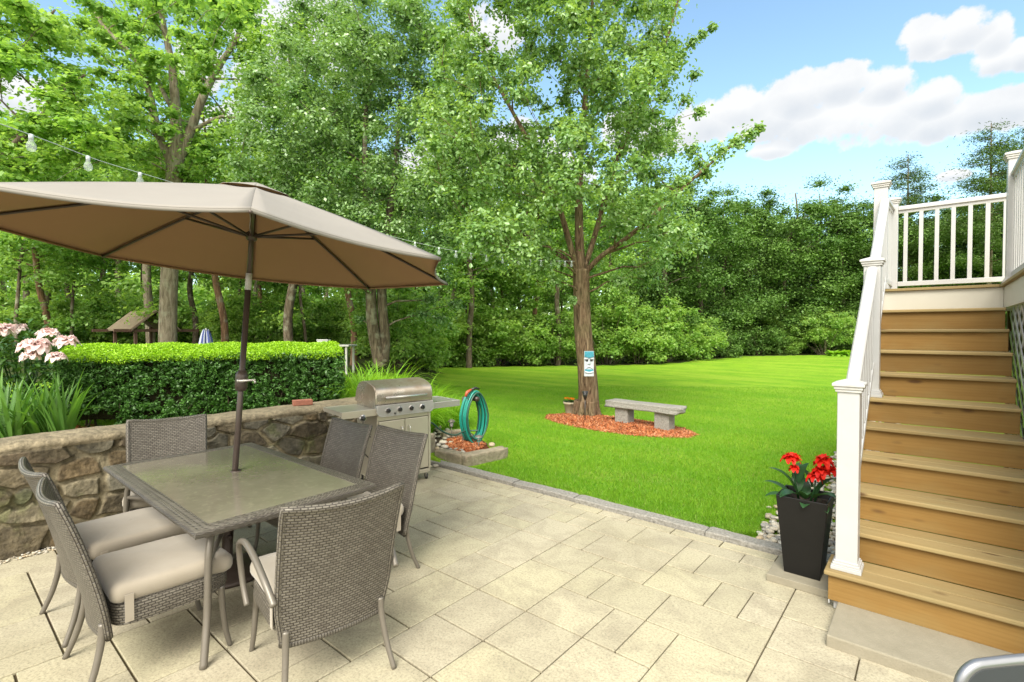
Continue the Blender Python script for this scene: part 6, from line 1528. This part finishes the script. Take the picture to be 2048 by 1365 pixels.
mb.build('leaves', M['leaf_peony'], pe)
mb = MB()
for k in range(22):
    a = rs.uniform(0, 6.28); q = rs.uniform(.1, .5); mb.tube([(0, 0, 0), (q * .6 * math.cos(a), q * .6 * math.sin(a), .35), (q * math.cos(a), q * math.sin(a), .72)], [.007, .006, .004], 5)
mb.build('stems', M['leaf_peony'], pe)
rq = random.Random(4)
for (px, py, dep, R0) in [(8, 652, 5.3, .13), (72, 684, 5.05, .15), (98, 660, 5.3, .12), (132, 676, 5.2, .125), (114, 706, 5.05, .10), (38, 648, 5.6, .09), (62, 704, 5.0, .10), (-30, 690, 5.0, .12)]:
    c = Vector(PD(px, py + 8, dep)) - pe.location; mb = MB(); flower_bloom(mb, c, R0, 9, 5, rq, cup=.15, ruff=.6); mb.build('flower', M['petal_pink'], pe, smooth=True)
pts = np.stack([rs.uniform(-7.6, -5.95, 1400), rs.uniform(-.6, 1.3, 1400), np.full(1400, .606)], 1)
chips('bark_mulch', pts, 'bed of red bark mulch under the irises behind the wall', 'mulch', 13, L=.035)

# ================================================================ things in the wood: gazebo roof, folded umbrella, white table
gz = PD(287, 650, 16.8); ga = empty('garden_gazebo', (gz[0], gz[1], .64), YAW + 1.0, 'small brown shingled gable roof on timber posts at the edge of the wood', 'gazebo')
mb = MB(); W2, Ln, ze, zr = 1.05, 1.5, 1.20, 1.86
for s in (-1, 1):
    P = [(0, -Ln, zr), (0, Ln, zr), (s * W2, Ln, ze), (s * W2, -Ln, ze)]; mb.add(P + [(x, y, z - .06) for x, y, z in P], [(0, 1, 2, 3)[::s], (4, 7, 6, 5)[::s]] + [(i, (i + 1) % 4, 4 + (i + 1) % 4, 4 + i) for i in range(4)])
rf = mb.build('roof', M['roofshingle'], ga); ga.scale = (.66, .66, .93); rf.rotation_euler = (0, 0, 0)
for x in (-.8, .8):
    for y in (-1.2, 1.2): mb = MB(); mb.box((x - .06, y - .06, -.1), (x + .06, y + .06, 1.28)); mb.build('post', M['brown_wood'], ga)
for y in (-1.3, 1.3): mb = MB(); mb.box((-1.7, y - .04, 1.10), (2.0, y + .04, 1.20)); mb.build('beam', M['brown_wood'], ga)
for s in (-1, 1): mb = MB(); mb.box((-.04, -1.46, 0), (.04, -1.40, 1.28), Matrix.Translation((s * .04, 0, 1.80)) @ Matrix.Rotation(s * R_(122), 4, 'Y')); mb.build('barge_board', M['brown_wood'], ga)
fp = PD(412, 680, 12.5); fu = empty('folded_umbrella', (fp[0], fp[1], .64), 0, 'folded blue and white striped garden umbrella beyond the hedge', 'umbrella')
m, n, out = newmat('blue_white_striped_cloth'); uvn = n.n('ShaderNodeUVMap'); sx3 = n.n('ShaderNodeSeparateXYZ'); n.l(uvn.outputs[0], sx3.inputs[0])
f = n.m('GREATER_THAN', n.m('FRACT', n.m('MULTIPLY', sx3.outputs[0], 12.0)), .62); b = n.n('ShaderNodeBsdfPrincipled', inp={'Roughness': .8}); n.l(n.mix(f, (.045, .065, .22), (.45, .48, .58)), b.inputs['Base Color']); n.l(b.outputs[0], out.inputs[0]); M['stripe'] = m
mb = MB(); mb.grid(lambda u, v: ((.05 + .11 * (1 - v) ** .7) * (1 + .35 * math.sin(u * 6.283 * 6)) * math.cos(u * 6.283), (.05 + .11 * (1 - v) ** .7) * (1 + .35 * math.sin(u * 6.283 * 6)) * math.sin(u * 6.283), .45 + .62 * v - .03 * math.cos(u * 6.283 * 6) * v), 72, 8); mb.build('cloth', M['stripe'], fu, smooth=True)
mb = MB(); mb.tube([(0, 0, -.05), (0, 0, 1.12)], .018, 8); mb.build('pole', M['white'], fu, smooth=True)
wp = PD(655, 680, 13.0); wt = empty('garden_table', (wp[0], wp[1], .64), YAW, 'pale garden table partly hidden behind the right end of the hedge', 'table')
mb = MB(); mb.box((-.72, -.35, .66), (.66, .35, .70)); mb.build('tabletop', M['white_weathered'], wt, bevel=.005)
for x in (-.62, .58):
    for y in (-.28, .28): mb = MB(); mb.box((x - .025, y - .025, -.05), (x + .025, y + .025, .66)); mb.build('leg', M['white_weathered'], wt)
wp = PD(640, 680, 12.6); cb2 = empty('cool_box', (wp[0], wp[1], .64 + .70 + .0), YAW, 'small white box on the pale garden table behind the hedge', 'box')
cb2.location = (wt.location.x - .1, wt.location.y - .05, .64 + .70)
mb = MB(); mb.box((-.14, -.1, 0), (.14, .1, .10)); mb.box((-.15, -.11, .102), (.15, .11, .135)); mb.build('body', M['white'], cb2, bevel=.01)

# ================================================================ grass blades near the patio
rs = np.random.default_rng(600)
def grass(name, n, fn, hgt, wd, label):
    P = fn(n); n = len(P); P[:, 2] = terrain(P[:, 0], P[:, 1]) - .004
    a = rs.uniform(0, 6.283, n); e = rs.normal(0, .38, (n, 2)); pat = .5 + .5 * np.sin(P[:, 0] * 2.1 + np.sin(P[:, 1] * 1.7) * 2) * np.sin(P[:, 1] * 1.9 + 1)
    tuft = .5 + .5 * np.sin(P[:, 0] * 9.3 + 3 * np.sin(P[:, 1] * 3.1)) * np.sin(P[:, 1] * 8.1 + 2 * np.sin(P[:, 0] * 2.7))
    h = hgt * rs.uniform(.55, 1.25, n) * (.70 + .35 * pat + .45 * tuft)
    side = np.stack([np.cos(a), np.sin(a), 0 * a], 1) * wd * .5
    midp = P + np.stack([e[:, 0] * h * .4, e[:, 1] * h * .4, h * .6], 1); tip = P + np.stack([e[:, 0] * h * 1.1, e[:, 1] * h * 1.1, h * (1 - .25 * np.hypot(e[:, 0], e[:, 1]))], 1)
    V = np.stack([P - side, P + side, midp + side * .7, midp - side * .7, tip], 1); F = np.concatenate([np.array([[0, 1, 2, 3]]) + (np.arange(n) * 5)[:, None], np.array([[3, 2, 4, 4]]) + (np.arange(n) * 5)[:, None]])
    F1 = F[:n]; T = np.stack([np.arange(n) * 5 + 3, np.arange(n) * 5 + 2, np.arange(n) * 5 + 4], 1)
    # quads only: fold the tip into a narrow quad
    V = np.concatenate([V[:, :4], (tip - side * .06)[:, None], (tip + side * .06)[:, None]], 1)
    base = (np.arange(n) * 6)[:, None]; F = np.concatenate([np.array([[0, 1, 2, 3]]) + base, np.array([[3, 2, 5, 4]]) + base])
    C = np.zeros((n, 3)); C[:, 0] = rs.random(n); C[:, 1] = np.clip(.55 * pat + .75 * tuft - .15, 0, 1); C[:, 2] = (rs.random(n) < .05 + .14 * (pat < .15) + .5 * np.exp(-np.abs(P[:, 1] - 4.3) / .06)) * rs.uniform(.4, 1, n)
    return tag(np_mesh(name, V.reshape(-1, 3), F, M['grass'], None, np.repeat(C, 6, 0)), label, 'grass', kind='stuff')
def not_bed(P):
    q = np.stack([P[:, 0] - ec[0], P[:, 1] - ec[1]], 1); u = q @ eu / ea; v = q @ en / (.70 if False else 1.0) / .72
    ok = (u ** 2 + v ** 2) > 1.0
    bed = (P[:, 0] < -4.30) & (P[:, 0] > -6.1) & (P[:, 1] < 5.1 + (-4.3 - P[:, 0]) * .55) & (P[:, 1] > 4.2)
    return P[ok & ~bed]
def near_lawn(n):
    px = rs.uniform(830, 1760, n); dep = 4.1 + 11 * rs.random(n) ** 1.6
    P = CC[None] + (Y3[None] + RT[None] * ((px - CXP) / PXF)[:, None]) * dep[:, None]
    k = (P[:, 1] > 4.29 + rs.normal(0, .012, n)) & (P[:, 0] < np.interp(P[:, 1], [4.3, 4.6, 5.2, 6.2, 8.5, 12], [-1.05, -1.11, -1.14, -1.03, -.98, -.93]) + rs.normal(0, .02, n)); P = P[k]
    return not_bed(P)
grass('lawn_grass', 330000, near_lawn, .042, .0042, 'short mown green grass of the near lawn beside the patio')
def wall_lawn(n):
    px = rs.uniform(-60, 900, n); dep = rs.uniform(4.6, 9, n); P = CC[None] + (Y3[None] + RT[None] * ((px - CXP) / PXF)[:, None]) * dep[:, None]
    return P[(P[:, 0] < -5.9) & ~((P[:, 1] < 1.35) & (P[:, 0] > -7.6))]
grass('lawn_grass', 60000, wall_lawn, .055, .0045, 'grass growing between the stone wall and the hedge')
